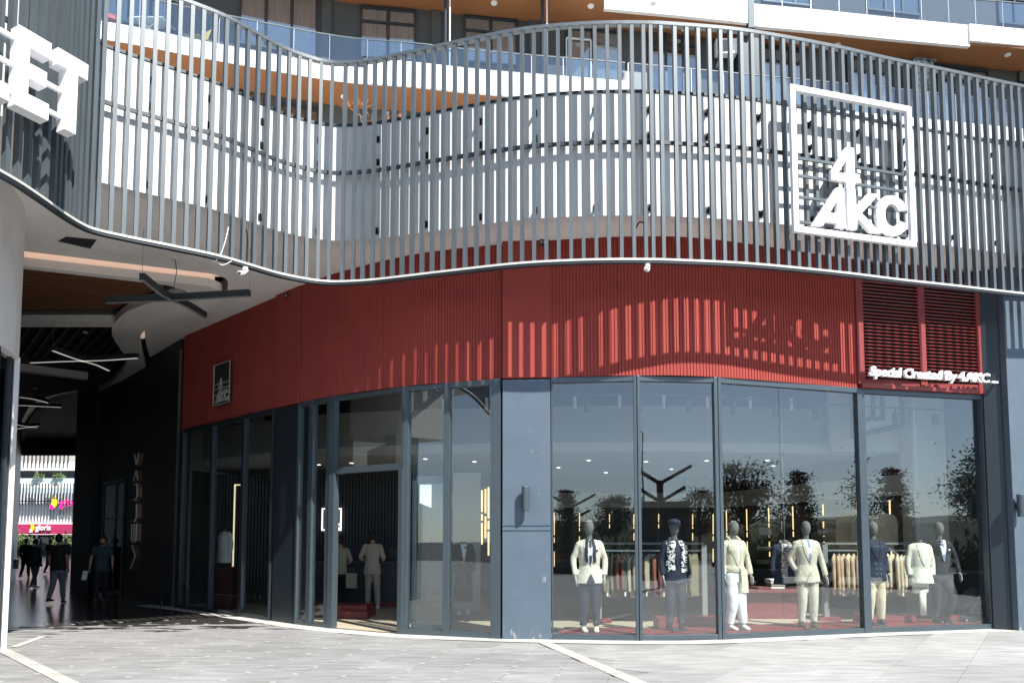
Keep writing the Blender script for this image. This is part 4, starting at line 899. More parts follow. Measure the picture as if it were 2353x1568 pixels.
a, b = on_curve(1691, 120, ww, .35), on_curve(1735, 120, ww, .35); MB().bar((a.x, a.y, 20.1), (b.x, b.y, 20.1), 1.2, 3.05).build('partition', 'dark_mullion', apt)
a, b = on_curve(2096, 130, ww, .8), on_curve(2141, 130, ww, .8)
hg = thing('hedge_screen', 'narrow artificial green hedge screen dividing the upper balconies', 'hedge', (a.x, a.y, ZB))
hm = MB(); rr = random.Random(4)
for _ in range(1500):
    p = V((lerp(a.x, b.x, rr.random()), lerp(a.y, b.y, rr.random()) + rr.choice((-.16, .16)) * rr.random(), rr.uniform(ZB, 21.6))); q = V((rr.gauss(0, 1), rr.gauss(0, 1), rr.gauss(0, 1))).normalized(); w = q.orthogonal().normalized()
    hm.add([p - q * .05 - w * .02, p + q * .05, p - q * .05 + w * .02], [(0, 1, 2)])
mat('hedge_green', (.035, .12, .05), .7, var=.4, scale=8)
hm.build('leaves', 'hedge_green', hg, fix=False); MB().bar((a.x, a.y, 20.1), (b.x, b.y, 20.1), .1, 3.0).build('backing', 'dark_mullion', hg)
for px, py in ((1135, 7), (1357, 14), (1572, 67), (1924, 103), (2315, 126), (790, 222), (1500, 8)):
    z = UC + .095 if py != 222 else 17.975; p = rz(px, py, z); MB().loft([(p, (.13, 0, 0), (0, .13, 0)), (p - V((0, 0, .035)), (.12, 0, 0), (0, .12, 0))], 14).build('ceiling_lamp', 'white_plastic', apt)
# air conditioner on the balcony wall
a = on_curve(1667, 111, ww, .45); ac = thing('air_conditioner', 'white outdoor air conditioner on brackets at the upper balcony wall', 'air conditioner', (a.x, a.y, a.z - .3))
MB().box(a.x - .42, a.x + .42, a.y - .16, a.y + .16, a.z - .32, a.z + .32).build('housing', 'white_plastic', ac, bevel=.02)
MB().loft([((a.x - .08, a.y - .161, a.z), (.24, 0, 0), (0, 0, .24)), ((a.x - .08, a.y - .175, a.z), (.23, 0, 0), (0, 0, .23))], 24).build('fan_grille', 'mullion', ac)
for i in range(5): MB().tube([V((a.x - .08 + (.04 + .045 * i) * math.cos(q * math.pi / 8), a.y - .18, a.z + (.04 + .045 * i) * math.sin(q * math.pi / 8))) for q in range(17)], .006, 4).build('grille_ring', 'white_plastic', ac)
for sx in (-.3, .3): MB().bar((a.x + sx, a.y - .15, a.z - .34), (a.x + sx, a.y + .3, a.z - .62), .03, .03).build('bracket', 'white_plastic', ac)
MB().tube(spline([V((a.x - .3, a.y, a.z - .3)), V((a.x - .32, a.y - .05, a.z - .7)), V((a.x - .15, a.y - .05, a.z - 1.0)), V((a.x - .12, a.y, a.z - 1.9))], 5), .025, 6).build('hose', 'white_plastic', ac)
# dead pine in a pot and a bare shrub, terrace furniture
def bare_tree(name, base, h, label, seed, tufts=True, mt='dry_wood'):
    if 'dry_wood' not in M: mat('dry_wood', (.33, .25, .19), .9, var=.2); mat('dry_needles', (.42, .20, .10), .9, var=.3)
    r = thing(name, label, 'plant', base); q = random.Random(seed); tm = MB(); nd = MB()
    def br(p, d, L, rad, lev):
        P = [p]; 
        for i in range(4): d = (d + V((q.gauss(0, .22), q.gauss(0, .22), q.gauss(.05, .15)))).normalized(); P.append(P[-1] + d * L / 4)
        tm.tube(P, [rad * (1 - .15 * i) for i in range(5)], 5)
        if lev:
            for i in range(3 if lev > 1 else 4):
                k = q.choice((2, 3, 4)); br(P[k], (d + V((q.gauss(0, .8), q.gauss(0, .8), q.gauss(.1, .5)))).normalized(), L * .55, rad * .5, lev - 1)
        elif tufts:
            for _ in range(16):
                e = (d + V((q.gauss(0, .6), q.gauss(0, .6), q.gauss(0, .6)))).normalized() * .10 * h; w = e.orthogonal().normalized() * .006 * h; nd.add([P[-1] - w, P[-1] + w, P[-1] + e], [(0, 1, 2)])
    br(base + V((0, 0, .0)), V((.15, 0, 1)), h * .6, .022 * h, 2)
    tm.build('trunk', mt if mt in M else 'dry_wood', r)
    if nd.f: nd.build('needles', 'dry_needles', r, fix=False)
    MB().loft([(base + V((0, 0, -.3)), (.12 * h, 0, 0), (0, .12 * h, 0)), (base + V((0, 0, .05)), (.16 * h, 0, 0), (0, .16 * h, 0))], 14).build('pot', 'tower_light_wall', r)
pb = rd(805, 295, 13.0); bare_tree('dead_pine', V((pb.x, pb.y, 8.15)), 2.0, 'dead brown potted pine on the terrace behind the screen dip', 3)
pb = rd(2155, 60, UP2[-1].y + .75); bare_tree('bare_shrub', V((pb.x, pb.y, UC + .95)), 1.5, 'leafless pale shrub on the top right balcony', 8, False)
def folding_chair(px, py, label, m1, rot):
    p = on_curve(px, py, ew, -.7); p.z = ZB; r = thing('balcony_chair', label, 'chair', p)
    c, s_ = math.cos(rot), math.sin(rot); f = lambda x, y, z: p + V((x * c - y * s_, x * s_ + y * c, z))
    MB().add([f(-.22, -.2, .45), f(.22, -.2, .45), f(.22, .2, .43), f(-.22, .2, .43), f(-.22, -.2, .47), f(.22, -.2, .47), f(.22, .2, .45), f(-.22, .2, .45)], [(0, 1, 2, 3), (4, 5, 6, 7), (0, 1, 5, 4), (1, 2, 6, 5), (2, 3, 7, 6), (3, 0, 4, 7)]).build('seat', m1, r)
    MB().add([f(-.22, .2, .5), f(.22, .2, .5), f(.22, .34, .95), f(-.22, .34, .95), f(-.22, .22, .5), f(.22, .22, .5), f(.22, .36, .95), f(-.22, .36, .95)], [(0, 1, 2, 3), (4, 5, 6, 7), (0, 1, 5, 4), (1, 2, 6, 5), (2, 3, 7, 6), (3, 0, 4, 7)]).build('backrest', m1, r)
    for sx in (-.22, .22):
        MB().tube([f(sx, -.25, 0), f(sx, .22, .5)], .012, 5).build('leg', 'chrome', r); MB().tube([f(sx, .25, 0), f(sx, -.2, .45)], .012, 5).build('leg', 'chrome', r)
mat('yellow_cloth', (.6, .45, .1), .8); mat('red_cloth', (.45, .08, .08), .8)
folding_chair(262, 55, 'red and white folding chair on the upper balcony', 'red_cloth', .6); folding_chair(455, 92, 'yellow folding chair behind the balcony glass', 'yellow_cloth', -.5); folding_chair(400, 80, 'dark folding chair beside the balcony table', 'navy', .9)
p = on_curve(350, 70, ew, -.7); p.z = ZB; tb = thing('balcony_table', 'white slatted folding table on the upper balcony', 'table', p)
MB().box(p.x - .5, p.x + .5, p.y - .3, p.y + .3, ZB + .68, ZB + .72).build('tabletop', 'white_plastic', tb)
for s_ in (-1, 1):
    MB().tube([V((p.x - .4, p.y + .25 * s_, ZB)), V((p.x + .4, p.y + .25 * s_, ZB + .68))], .015, 5).build('leg', 'white_plastic', tb); MB().tube([V((p.x + .4, p.y + .25 * s_, ZB)), V((p.x - .4, p.y + .25 * s_, ZB + .68))], .015, 5).build('leg', 'white_plastic', tb)

# ================================================================ SHOPS BEYOND THE PASSAGE
FD = 80.0
far = thing('far_shop', 'white slatted shop with crimson fascia seen through the passage', 'shop', rd(95, 1290, FD))
def fbox(x0, y0, x1, y1, dd, th, name, m, parent=far, label=None):
    a, b = rd(x0, y1, FD + dd), rd(x1, y0, FD + dd); return MB().box(a.x, b.x, FD + dd, FD + dd + th, a.z, b.z).build(name, m, parent, label=label)
mat('crimson', (.36, .02, .09), .5, var=.05); mat('magenta', (.75, .01, .28), .5); mat('yellow_paint', (.85, .62, .02), .5); mat('leaf_mid', (.075, .115, .035), .7, var=.4, scale=3)
fbox(-60, 1098, 230, 1192, .6, .4, 'upper_wall', 'white_render'); fbox(-60, 1060, 230, 1080, -2.5, .3, 'balcony_fascia', 'white_render'); fbox(-60, 1020, 230, 1060, 2, .3, 'facade_wall', 'tower_light_wall'); fbox(-60, 1080, 230, 1098, 3.2, .3, 'facade_wall', 'tower_wall')
fbox(-60, 1203, 230, 1226, -.2, .3, 'shop_fascia', 'crimson'); fbox(-60, 1192, 230, 1202, .1, .8, 'soffit', 'white_render'); fbox(-60, 1227, 230, 1300, 2.5, .3, 'shop_interior', 'dark_room')
a0, b0 = rd(-60, 1192, FD), rd(-60, 1110, FD); x = rd(-40, 1150, FD).x; xe = rd(190, 1150, FD).x
m = MB().box(-.045, .045, -.05, .05, 0, b0.z - a0.z); me = m.mesh('slat'); me.materials.append(M['slat_paint'])
while x < xe: inst(me, far, (x, FD - .1, a0.z), 0, 'slat'); x += .34
x = rd(-40, 1080, FD).x; zz = rd(90, 1064, FD - 3).z
m = MB().box(-.05, .05, -.05, .05, 0, 1.7); me = m.mesh('rail_bar'); me.materials.append(M['dark_metal'])
while x < xe: inst(me, far, (x, FD - 2.8, rd(90, 1064, FD - 2.8).z), 0, 'rail_bar'); x += .42
fbox(-60, 1097, 230, 1110, -.1, .02, 'balustrade', 'rail_glass'); fbox(-60, 1149, 230, 1151, -.3, .1, 'rail', 'dark_metal')
for px in (82, 131): fbox(px - 2, 1227, px + 2, 1262, 1.5, .2, 'shop_post', 'white_render')
fbox(92, 1232, 110, 1258, 2.2, .05, 'shop_poster', 'interior_white'); fbox(30, 1236, 160, 1262, 2.0, .02, 'shop_window', 'dark_pane')
def leafy(r, c, sx, sy, n, seed, mt='leaf_mid', sz=.3):
    q = random.Random(seed); m = MB()
    for _ in range(n):
        p = c + V((q.gauss(0, sx * .45), q.gauss(0, sx * .45), q.gauss(0, sy * .42))); d = V((q.gauss(0, 1), q.gauss(0, 1), q.gauss(.4, 1))).normalized(); w = d.orthogonal().normalized()
        m.add([p - w * sz * .25, p + d * sz, p + w * sz * .25], [(0, 1, 2)])
    return m.build('foliage', mt, r, fix=False)
for px, py, lb in ((90, 1101, 'small round shrub on the far shop terrace'), (135, 1098, 'yellow green spiky shrub on the far shop terrace')):
    p = rd(px, py, FD + .8); r = thing('terrace_shrub', lb, 'shrub', p - V((0, 0, .8))); leafy(r, p, .5, .6, 160, px, 'leaf_mid', .45); MB().tube([p - V((0, 0, .9)), p], .06, 6).build('stem', 'dry_wood', r)
for px, lb in ((50, 'leafy bush at the left of the far shop front'), (147, 'leafy bush at the right of the far shop front')):
    p = rd(px, 1243, FD - 1.5); r = thing('street_bush', lb, 'bush', (p.x, p.y, 0)); leafy(r, p, 1.0, .9, 420, px, 'leaf_mid', .3); MB().tube([V((p.x, p.y, 0)), p], .08, 6).build('stem', 'dry_wood', r)
def gloris(px0, px1, ymid, hpx, dd, mt, label):
    p = rd(px0, ymid + hpx * .5, FD + dd); k = (rd(px0 + 1, ymid, FD + dd) - rd(px0, ymid, FD + dd)).x; r = thing('shop_sign', label, 'sign', p)
    W_ = (px1 - px0) * k; lw = W_ * .27; hh_ = hpx * k * 1.25
    leaf = [(0, 0), (lw * .35, 0), (lw * .75, hh_ * .25), (lw * .8, hh_ * .6), (lw * .45, hh_ * .95), (lw * .05, hh_ * 1.15), (lw * .2, hh_ * .6)]
    MB().poly(leaf, [], lambda u, v, w: p + V((u, -w, v)), .08).build('leaf_emblem', 'yellow_paint', r)
    MB().poly([(0, 0), (lw * .55, 0), (lw * .35, hh_ * .32), (lw * .1, hh_ * .4)], [], lambda u, v, w: p + V((u, -.09 - w, v - hh_ * .05)), .04).build('leaf_emblem', mt, r)
    text('gloris', hh_ * .95, p + V((lw * 1.05, -.06, hh_ * .2)), (1, 0, 0), (0, 0, 1), mt, 'lettering', r, extrude=.05, fat=.006, width=W_ - lw)
gloris(69, 116, 1213, 16, -.35, 'sign_white', 'white gloris lettering on the crimson fascia beyond the passage')
gloris(115, 192, 1156, 23, -.5, 'magenta', 'magenta gloris sign with yellow leaf on the far slats')

# ================================================================ FIGURES
def remesh(mb, name, m, parent, voxel=.012, smooth=3, fold=0.0, fscale=9.0, seed=0.0):
    me = mb.mesh(name, fix=True); o = bpy.data.objects.new(name, me); C.objects.link(o)
    r = o.modifiers.new('r', 'REMESH'); r.mode = 'VOXEL'; r.voxel_size = voxel; r.use_smooth_shade = True
    if smooth: q = o.modifiers.new('s', 'SMOOTH'); q.factor = .5; q.iterations = smooth
    dg = bpy.context.evaluated_depsgraph_get(); nm = bpy.data.meshes.new_from_object(o.evaluated_get(dg)); o.modifiers.clear(); o.data = nm; bpy.data.meshes.remove(me); nm.name = name
    if fold:
        for v, nrm in [(v, v.normal.copy()) for v in nm.vertices]:
            c = v.co; k = noise.noise(V((c.x * fscale, c.y * fscale, c.z * fscale * .55 + seed))) + .6 * noise.noise(V((c.x * fscale * 2.2 + c.z * 6, c.y * fscale * 2.2, c.z * fscale * .9 + seed + 7)))
            v.co = c + nrm * k * fold
    nm.materials.clear(); nm.materials.append(M[m] if isinstance(m, str) else m)
    for p in nm.polygons: p.use_smooth = True
    o.parent = parent; return o
TORSO = [(.80, .195, .125, 0), (.90, .190, .125, .0), (1.0, .178, .118, 0), (1.10, .152, .100, 0), (1.22, .166, .110, -.005), (1.34, .178, .114, -.005), (1.43, .184, .105, 0), (1.49, .150, .085, .01), (1.53, .095, .068, .015), (1.565, .062, .06, .015)]
def tprof(z, grow=0.0, T=TORSO):
    for (z0, w0, d0, y0), (z1, w1, d1, y1) in zip(T, T[1:]):
        if z <= z1 or z1 == T[-1][0]:
            t = max(0, min(1, (z - z0) / (z1 - z0))); return lerp(w0, w1, t) + grow, lerp(d0, d1, t) + grow, lerp(y0, y1, t)
def limb(mb, P, r, n=12, flat=1.0):
    Q = spline(P, 4); rr = []
    for i in range(len(P) - 1):
        for k in range(4): rr.append(lerp(r[i], r[i + 1], k / 4))
    rr.append(r[-1]); mb.tube(Q, rr, n, flat)
def hand(mb, w, dirn, palm, s=1.0, curl=.5):
    """palm plus four unequal bent fingers and a thumb leaving the side of the palm; dirn = wrist to knuckles, palm = palm normal"""
    dirn = V(dirn).normalized(); palm = V(palm); palm = (palm - dirn * palm.dot(dirn)).normalized(); sd_ = dirn.cross(palm)
    w = V(w); mb.loft([(w - dirn * .02 * s, sd_ * .026 * s, palm * .02 * s), (w + dirn * .02 * s, sd_ * .034 * s, palm * .017 * s), (w + dirn * .085 * s, sd_ * .042 * s, palm * .014 * s), (w + dirn * .098 * s, sd_ * .038 * s, palm * .011 * s)], 10)
    for k, L in zip((-1.5, -.5, .5, 1.5), (.070, .085, .078, .060)):
        b = w + dirn * .085 * s + sd_ * k * .0205 * s; P = [b]; d = dirn + sd_ * k * .04
        for j, f in enumerate((.45, .32, .23)):
            d = (d + palm * curl * (.25 + .25 * j)).normalized(); P.append(P[-1] + d * L * f * s)
        mb.tube([w + dirn * .05 * s + sd_ * k * .018 * s] + P, [.011 * s, .0105 * s, .0098 * s, .009 * s, .0065 * s], 7)
    b = w + dirn * .025 * s - sd_ * .03 * s; P = [b, b + (dirn * .6 - sd_ * .75 + palm * .25) * .038 * s, b + (dirn * 1.25 - sd_ * .95 + palm * .5) * .05 * s]
    mb.tube([w + dirn * .01 * s] + P, [.014 * s, .0135 * s, .0115 * s, .008 * s], 7)
def shoe(mb, a, yaw=0.0, s=1.0):
    c, q = math.cos(yaw), math.sin(yaw); f = lambda x, y, z: V((a[0] + (x * c - y * q) * s, a[1] + (x * q + y * c) * s, a[2] + z * s))
    ex, ey = V((c, q, 0)) * s, V((-q, c, 0)) * s
    R = [(.075, .032, .03, .05), (.05, .038, .045, .05), (.0, .04, .05, .055), (-.06, .042, .036, .04), (-.13, .047, .027, .03), (-.18, .040, .02, .022), (-.205, .018, .012, .014)]
    mb.loft([(f(0, y, zc), ex * w, V((0, 0, h * s))) for y, w, h, zc in R], 12)
    mb.loft([(f(0, y, .012), ex * (w + .004), V((0, 0, .012 * s))) for y, w, h, zc in R], 8)
J0 = dict(shR=(-.172, .01, 1.455), shL=(.172, .01, 1.455), elR=(-.232, .03, 1.18), elL=(.232, .03, 1.18), wrR=(-.24, -.04, .93), wrL=(.24, -.04, .93), hipR=(-.09, 0, .90), hipL=(.09, 0, .90), knR=(-.10, -.015, .50), knL=(.10, -.015, .50), anR=(-.11, .02, .09), anL=(.11, .02, .09), yR=.12, yL=-.12)
def joints(**k):
    J = dict(J0); J.update(k); return {a: (V(b) if isinstance(b, tuple) else b) for a, b in J.items()}
def jacket_mb(J, grow=.018, hem=.80, cuff=True, open_=0.0, sl=(.064, .053, .044), flare=.02):
    m = MB(); R = []
    zs = [hem, hem + .06, .92, 1.0, 1.10, 1.22, 1.34, 1.43, 1.48, 1.515, 1.54]
    for z in sorted(set(zz for zz in zs if zz >= hem)):
        w, d, y = tprof(max(z, .80), grow)
        if z < 1.0: w += flare * (1.0 - z) / .2; d += flare * .6 * (1.0 - z) / .2
        if z > 1.40: w += .012
        R.append((V((0, y, z)), V((w, 0, 0)), V((0, d, 0))))
    m.loft(R, 28)
    for s in 'RL':
        sh, el, wr = J['sh' + s], J['el' + s], J['wr' + s]; e = (wr - el).normalized()
        limb(m, [sh + V((.05 if s == 'R' else -.05, 0, .01)), sh, sh.lerp(el, .5), el, wr - e * .005], [sl[0] * .9, sl[0], (sl[0] + sl[1]) / 2 + .002, sl[1], sl[2]], 14)
    return m
def trousers_mb(J, r=(.105, .085, .066, .060), top=1.0, hemz=.10):
    m = MB(); R = []
    for z in (.80, .86, .93, top):
        w, d, y = tprof(z); R.append((V((0, y, z)), V((w - .004, 0, 0)), V((0, d - .002, 0))))
    m.loft(R, 24)
    for s in 'RL':
        h, k, a = J['hip' + s], J['kn' + s], J['an' + s].copy(); a.z = hemz
        limb(m, [h + V((0, 0, .05)), h.lerp(k, .35) - V((0, 0, .03)), k, k.lerp(a, .6), a], [r[0], (r[0] + r[1]) / 2 + .005, r[1], r[2], r[3]], 16)
    return m
def front_patch(pts, off, parent, name, m, grow=.018, th=.006, n=6, back=False):
    """patch lying on the chest: quads given as rows of (x_left, x_right, z)"""
    mb = MB(); rows = []
    for xl, xr, z in pts:
        row = []
        for k in range(n + 1):
            x = lerp(xl, xr, k / n); w, d, y = tprof(z, grow); w += .012 if z > 1.4 else 0
            q = max(0.0, 1 - (x / w) ** 2); yy = y - d * math.sqrt(q) - off
            row.append(V((x, -yy if back else yy, z)))
        rows.append(row)
    for r in rows: mb.v += r
    for i in range(len(rows) - 1):
        for k in range(n): a = i * (n + 1) + k; mb.f.append((a, a + 1, a + n + 2, a + n + 1))
    N = len(mb.v); mb.v += [v + V((0, th, 0)) for v in mb.v]; mb.f += [tuple(i + N for i in f)[::-1] for f in mb.f[:]]
    L = len(rows); e = [k for k in range(n + 1)] + [(i + 1) * (n + 1) - 1 for i in range(1, L)] + [(L - 1) * (n + 1) + k for k in range(n - 1, -1, -1)] + [i * (n + 1) for i in range(L - 2, 0, -1)]
    for a, b in zip(e, e[1:] + e[:1]): mb.f.append((a, b, b + N, a + N))
    return mb.build(name, m, parent, smooth=False)
def lapels(parent, m, zb=1.12, zt=1.52, xt=.075, wd=.052, grow=.018):
    for s in (-1, 1):
        rows = []
        for k in range(9):
            t = k / 8; z = lerp(zb, zt, t); xi = s * lerp(.004, xt, t ** .9); w = wd * (math.sin(min(1, t * 1.35) * math.pi * .62) + .02) * (1 if t < .82 else .75)
            rows.append((xi, xi + s * w, z) if s > 0 else (xi + s * w, xi, z))
        front_patch(rows, .010, parent, 'lapel', m, grow, .007)
def vshirt(parent, m, zb=1.12, zt=1.535, xt=.080, grow=.018):
    front_patch([(-lerp(.004, xt, k / 7), lerp(.004, xt, k / 7), lerp(zb, zt, k / 7)) for k in range(8)], .004, parent, 'shirt', m, grow, .004)
def egg_head(r, m, z=1.735, s=1.0, y=0.0, turn=0.0):
    mb = MB(); R = []
    for k in range(13):
        a = math.pi * k / 12; q = max(.03, math.sin(a)); zz = -math.cos(a); wdt = .080 * q * (1 + .12 * zz); dp = .098 * q * (1 + .10 * zz)
        R.append((V((turn * .02, y - .012 * (zz < 0) * (1 - q), z + .135 * zz)), V((wdt * s, 0, 0)), V((0, dp * s, 0))))
    mb.loft(R, 20); mb.loft([(V((0, y + .015, 1.50)), (.058, 0, 0), (0, .058, 0)), (V((0, y + .01, 1.60)), (.050, 0, 0), (0, .052, 0)), (V((0, y, 1.68)), (.054, 0, 0), (0, .06, 0))], 16)
    return remesh(mb, 'head', m, r, .010, 2)
def mannequin(pos, yaw, label, jk, tr, shoes, J=None, head=True, shirt='shirt_white', tie=None, zb=1.12, hem=.80, hands='hand_grey', extra=None, trr=(.105, .085, .066, .060), square=None, buttons=1, voxel=.013, seed=1.0, scale=1.0, hemz=.10):
    J = J or joints(); r = thing('mannequin', label, 'mannequin', (0, 0, 0), 'dressed mannequins in the shop window')
    if head: egg_head(r, 'felt_grey')
    remesh(jacket_mb(J, hem=hem), 'jacket', jk, r, voxel, 2, .006, 8, seed); remesh(trousers_mb(J, trr, hemz=hemz), 'trousers', tr, r, voxel, 2, .006, 8, seed + 3)
    if shirt: vshirt(r, shirt, zb)
    lapels(r, jk, zb)
    front_patch([(-.075, .075, hem - .005), (-.06, .06, hem + .05), (-.03, .03, hem + .12), (-.006, .006, zb - .16)], .016 if hem < .85 else -.02, r, 'jacket_opening', tr, .028, .003, 4) if hem < .85 and buttons else None
    if tie: front_patch([(-.012, .012, zb + .01), (-.024, .024, zb + .08), (-.018, .018, 1.44), (-.015, .015, 1.50), (-.022, .022, 1.53)], .012, r, 'tie', tie, .018, .006, 4)
    for k in range(buttons):
        w, d, y = tprof(zb - .02 - .1 * k, .018); MB().loft([(V((.0, y - d - .012, zb - .02 - .1 * k)), (.010, 0, 0), (0, 0, .010)), (V((0, y - d - .018, zb - .02 - .1 * k)), (.009, 0, 0), (0, 0, .009))], 8).build('button', 'black_leather', r)
    if square: front_patch([(.095, .125, 1.335), (.088, .135, 1.365)], .012, r, 'pocket_square', square)
    for s, x in (('R', -1), ('L', 1)):
        e = (J['wr' + s] - J['el' + s]).normalized(); hb = MB(); hand(hb, J['wr' + s] + e * .02, e + V((0, -.15, -.3)), (-x, 0, 0) if True else 0, .95, .35); hb.build('hand', hands, r, smooth=True)
    for s in 'RL':
        sb = MB(); a = J['an' + s]; shoe(sb, (a.x, a.y, 0 if a.z < .12 else a.z - .09), J['y' + s]); sb.build('shoe', shoes, r, smooth=True)
        ab = MB(); ab.tube([V((a.x, a.y + .01, max(.05, a.z - .03))), V((a.x, a.y, hemz + .06))], .034, 10); ab.build('ankle', hands, r, smooth=True)
    if extra: extra(r, J)
    MB().loft([((0, 0, .001), (.17, 0, 0), (0, .17, 0)), ((0, 0, .008), (.17, 0, 0), (0, .17, 0))], 24).build('base_plate', 'mullion', r)
    r.location = pos; r.rotation_euler = (0, 0, yaw); r.scale = (scale,) * 3
    return r
def scarf_strip(r, m, side_x, z0, z1, w=.075, name='scarf', fr=0.0, seed=0):
    q = random.Random(seed); rows = []
    for k in range(10):
        t = k / 9; z = lerp(z0, z1, t); x = side_x * lerp(.95, .62, max(0, (t - .6) / .4)) + q.uniform(-.008, .008); rows.append((x - w / 2, x + w / 2, z))
    return front_patch(rows, .022, r, name, m, .018, .012)
PZ = .095
def at_platform(px, py): p = rz(px, py, PZ); p.z = PZ; return p
def face(p, extra=0.0): return math.atan2(p.x, p.y) * -.12 + extra          # turned part of the way to the plaza
# 1 cream blazer, navy trousers, dark scarf
def ex1(r, J):
    scarf_strip(r, 'navy', -.072, 1.16, 1.55, .05, 'scarf'); scarf_strip(r, 'navy', .072, 1.16, 1.55, .05, 'scarf')
p = at_platform(1355, 1449); mannequin(p, face(p, .05), 'mannequin in a cream blazer and navy trousers beside the blue column', 'cream', 'blue_navy', 'shoe_cream', shirt='shirt_white', tie='navy', square='navy', extra=ex1, seed=2, J=joints(elR=(-.27, .03, 1.19), elL=(.27, .03, 1.19), wrR=(-.245, -.03, .93), wrL=(.25, -.03, .93)))
# 2 navy suit, cap, black and white scarf
def pattern_mat(name, c1, c2, sc, c3=None):
    m = mat(name, c1, .9); nt = m.node_tree; b = nt.nodes['Principled BSDF']; co = nt.nodes.new('ShaderNodeTexCoord'); w = nt.nodes.new('ShaderNodeTexVoronoi'); w.inputs['Scale'].default_value = sc; w.inputs['Randomness'].default_value = .85
    nt.links.new(co.outputs['Object'], w.inputs['Vector']); cr = nt.nodes.new('ShaderNodeValToRGB'); cr.color_ramp.interpolation = 'CONSTANT'
    cr.color_ramp.elements[0].color = (*c1, 1); cr.color_ramp.elements[1].color = (*c2, 1); cr.color_ramp.elements[1].position = .42
    if c3: e = cr.color_ramp.elements.new(.7); e.color = (*c3, 1)
    sp = nt.nodes.new('ShaderNodeSeparateColor'); nt.links.new(w.outputs['Color'], sp.inputs[0]); nt.links.new(sp.outputs[0], cr.inputs[0]); nt.links.new(cr.outputs[0], b.inputs['Base Color'])
pattern_mat('mono_scarf', (.02, .022, .03), (.78, .80, .80), 34); pattern_mat('floral_scarf', (.75, .74, .70), (.25, .06, .06), 55, (.16, .19, .22)); pattern_mat('tie_print', (.10, .14, .25), (.35, .42, .55), 70)
def ex2(r, J):
    cp = MB(); cp.loft([(V((0, .01, 1.79)), (.098, 0, 0), (0, .115, 0)), (V((0, .0, 1.83)), (.112, 0, 0), (0, .13, .01)), (V((0, -.01, 1.87)), (.095, 0, 0), (0, .115, .015)), (V((0, .0, 1.895)), (.03, 0, 0), (0, .04, 0))], 20)
    c = cp.build('cap', 'navy', r, smooth=True); MB().loft([(V((0, -.07, 1.80)), (.085, 0, 0), (0, .04, 0)), (V((0, -.125, 1.785)), (.075, 0, 0), (0, .045, 0))], 14).build('brim', 'navy', c, smooth=True)
    for s in (-1, 1): scarf_strip(r, 'mono_scarf', s * .115, .98 if s > 0 else 1.02, 1.52, .095, 'scarf', seed=s + 3)
    MB().tube([V((-.07, .02, 1.53)), V((-.05, .07, 1.56)), V((.05, .07, 1.56)), V((.07, .02, 1.53))], .03, 8).build('scarf', 'mono_scarf', r)
    q = random.Random(5); fm = MB()
    for s in (-1, 1):
        for _ in range(26): z = q.uniform(1.0, 1.5); x = s * .115 + s * q.uniform(.03, .055); w, d, y = tprof(z, .018); yy = y - d * math.sqrt(max(0, 1 - (x / w) ** 2)) - .03; fm.add([(x, yy, z), (x, yy, z + .014), (x + s * q.uniform(.02, .04), yy - .01, z + q.uniform(-.02, .02))], [(0, 1, 2)])
    fm.build('fringe', 'white_cloth', r, fix=False)
p = at_platform(1552, 1446); mannequin(p, face(p, .25), 'mannequin in a navy suit with flat cap and black and white scarf', 'blue_navy', 'blue_navy', 'black_leather', shirt='navy', extra=ex2, seed=9, zb=1.06)
# 3 trench coat
def ex3(r, J):
    m = MB(); R = []
    for z, w, d in ((.62, .21, .155), (.80, .205, .15), (.98, .195, .14), (1.02, .19, .135)): R.append((V((.03, 0, z)), V((w, 0, 0)), V((0, d, 0))))
    m.loft([(c + V((.09, .02, 0)), a * .62, b) for c, a, b in R], 22); remesh(m, 'coat_skirt', 'trench', r, .013, 2, .008, 7, 4)
    MB().loft([(V((.0, -.002, 1.015)), (.198, 0, 0), (0, .140, 0)), (V((0, -.002, 1.06)), (.196, 0, 0), (0, .138, 0))], 26).build('belt', 'trench', r)
    MB().bar((.035, -.158, 1.04), (.05, -.175, .72), .05, .015).build('belt_end', 'trench', r)
    for s in (-1, 1):
        front_patch([(min(s * .01, s * .03), max(s * .01, s * .03), 1.10), (min(s * .03, s * .17), max(s * .03, s * .17), 1.36), (min(s * .05, s * .17), max(s * .05, s * .17), 1.44), (min(s * .06, s * .10), max(s * .06, s * .10), 1.53)], .020, r, 'lapel', 'trench', .018, .012)
    MB().tube([V((-.10, -.04, 1.53)), V((-.095, .06, 1.575)), V((0, .085, 1.595)), V((.095, .06, 1.575)), V((.10, -.04, 1.53))], [.02, .035, .04, .035, .02], 8).build('collar', 'trench', r)
p = at_platform(1690, 1444); mannequin(p, face(p, .35), 'mannequin in a belted cream trench coat and white trousers', 'trench', 'white_cloth', 'white_plastic', shirt='white_cloth', extra=ex3, zb=1.06, hem=.98, seed=4, trr=(.11, .095, .085, .075), J=joints(wrL=(.285, -.06, .93), elL=(.28, .02, 1.2), knR=(-.09, -.06, .50), anL=(.15, .0, .09)))
# 4 beige suit
p = at_platform(1857, 1440); mannequin(p, face(p, .1), 'mannequin in a buttoned beige suit with a grey tie', 'beige', 'beige_trouser', 'brown_leather', tie='tie_print', seed=13, zb=1.14, J=joints(wrL=(.33, -.02, .90), elL=(.285, .03, 1.17), elR=(-.27, .08, 1.2), wrR=(-.19, .02, 1.0)))
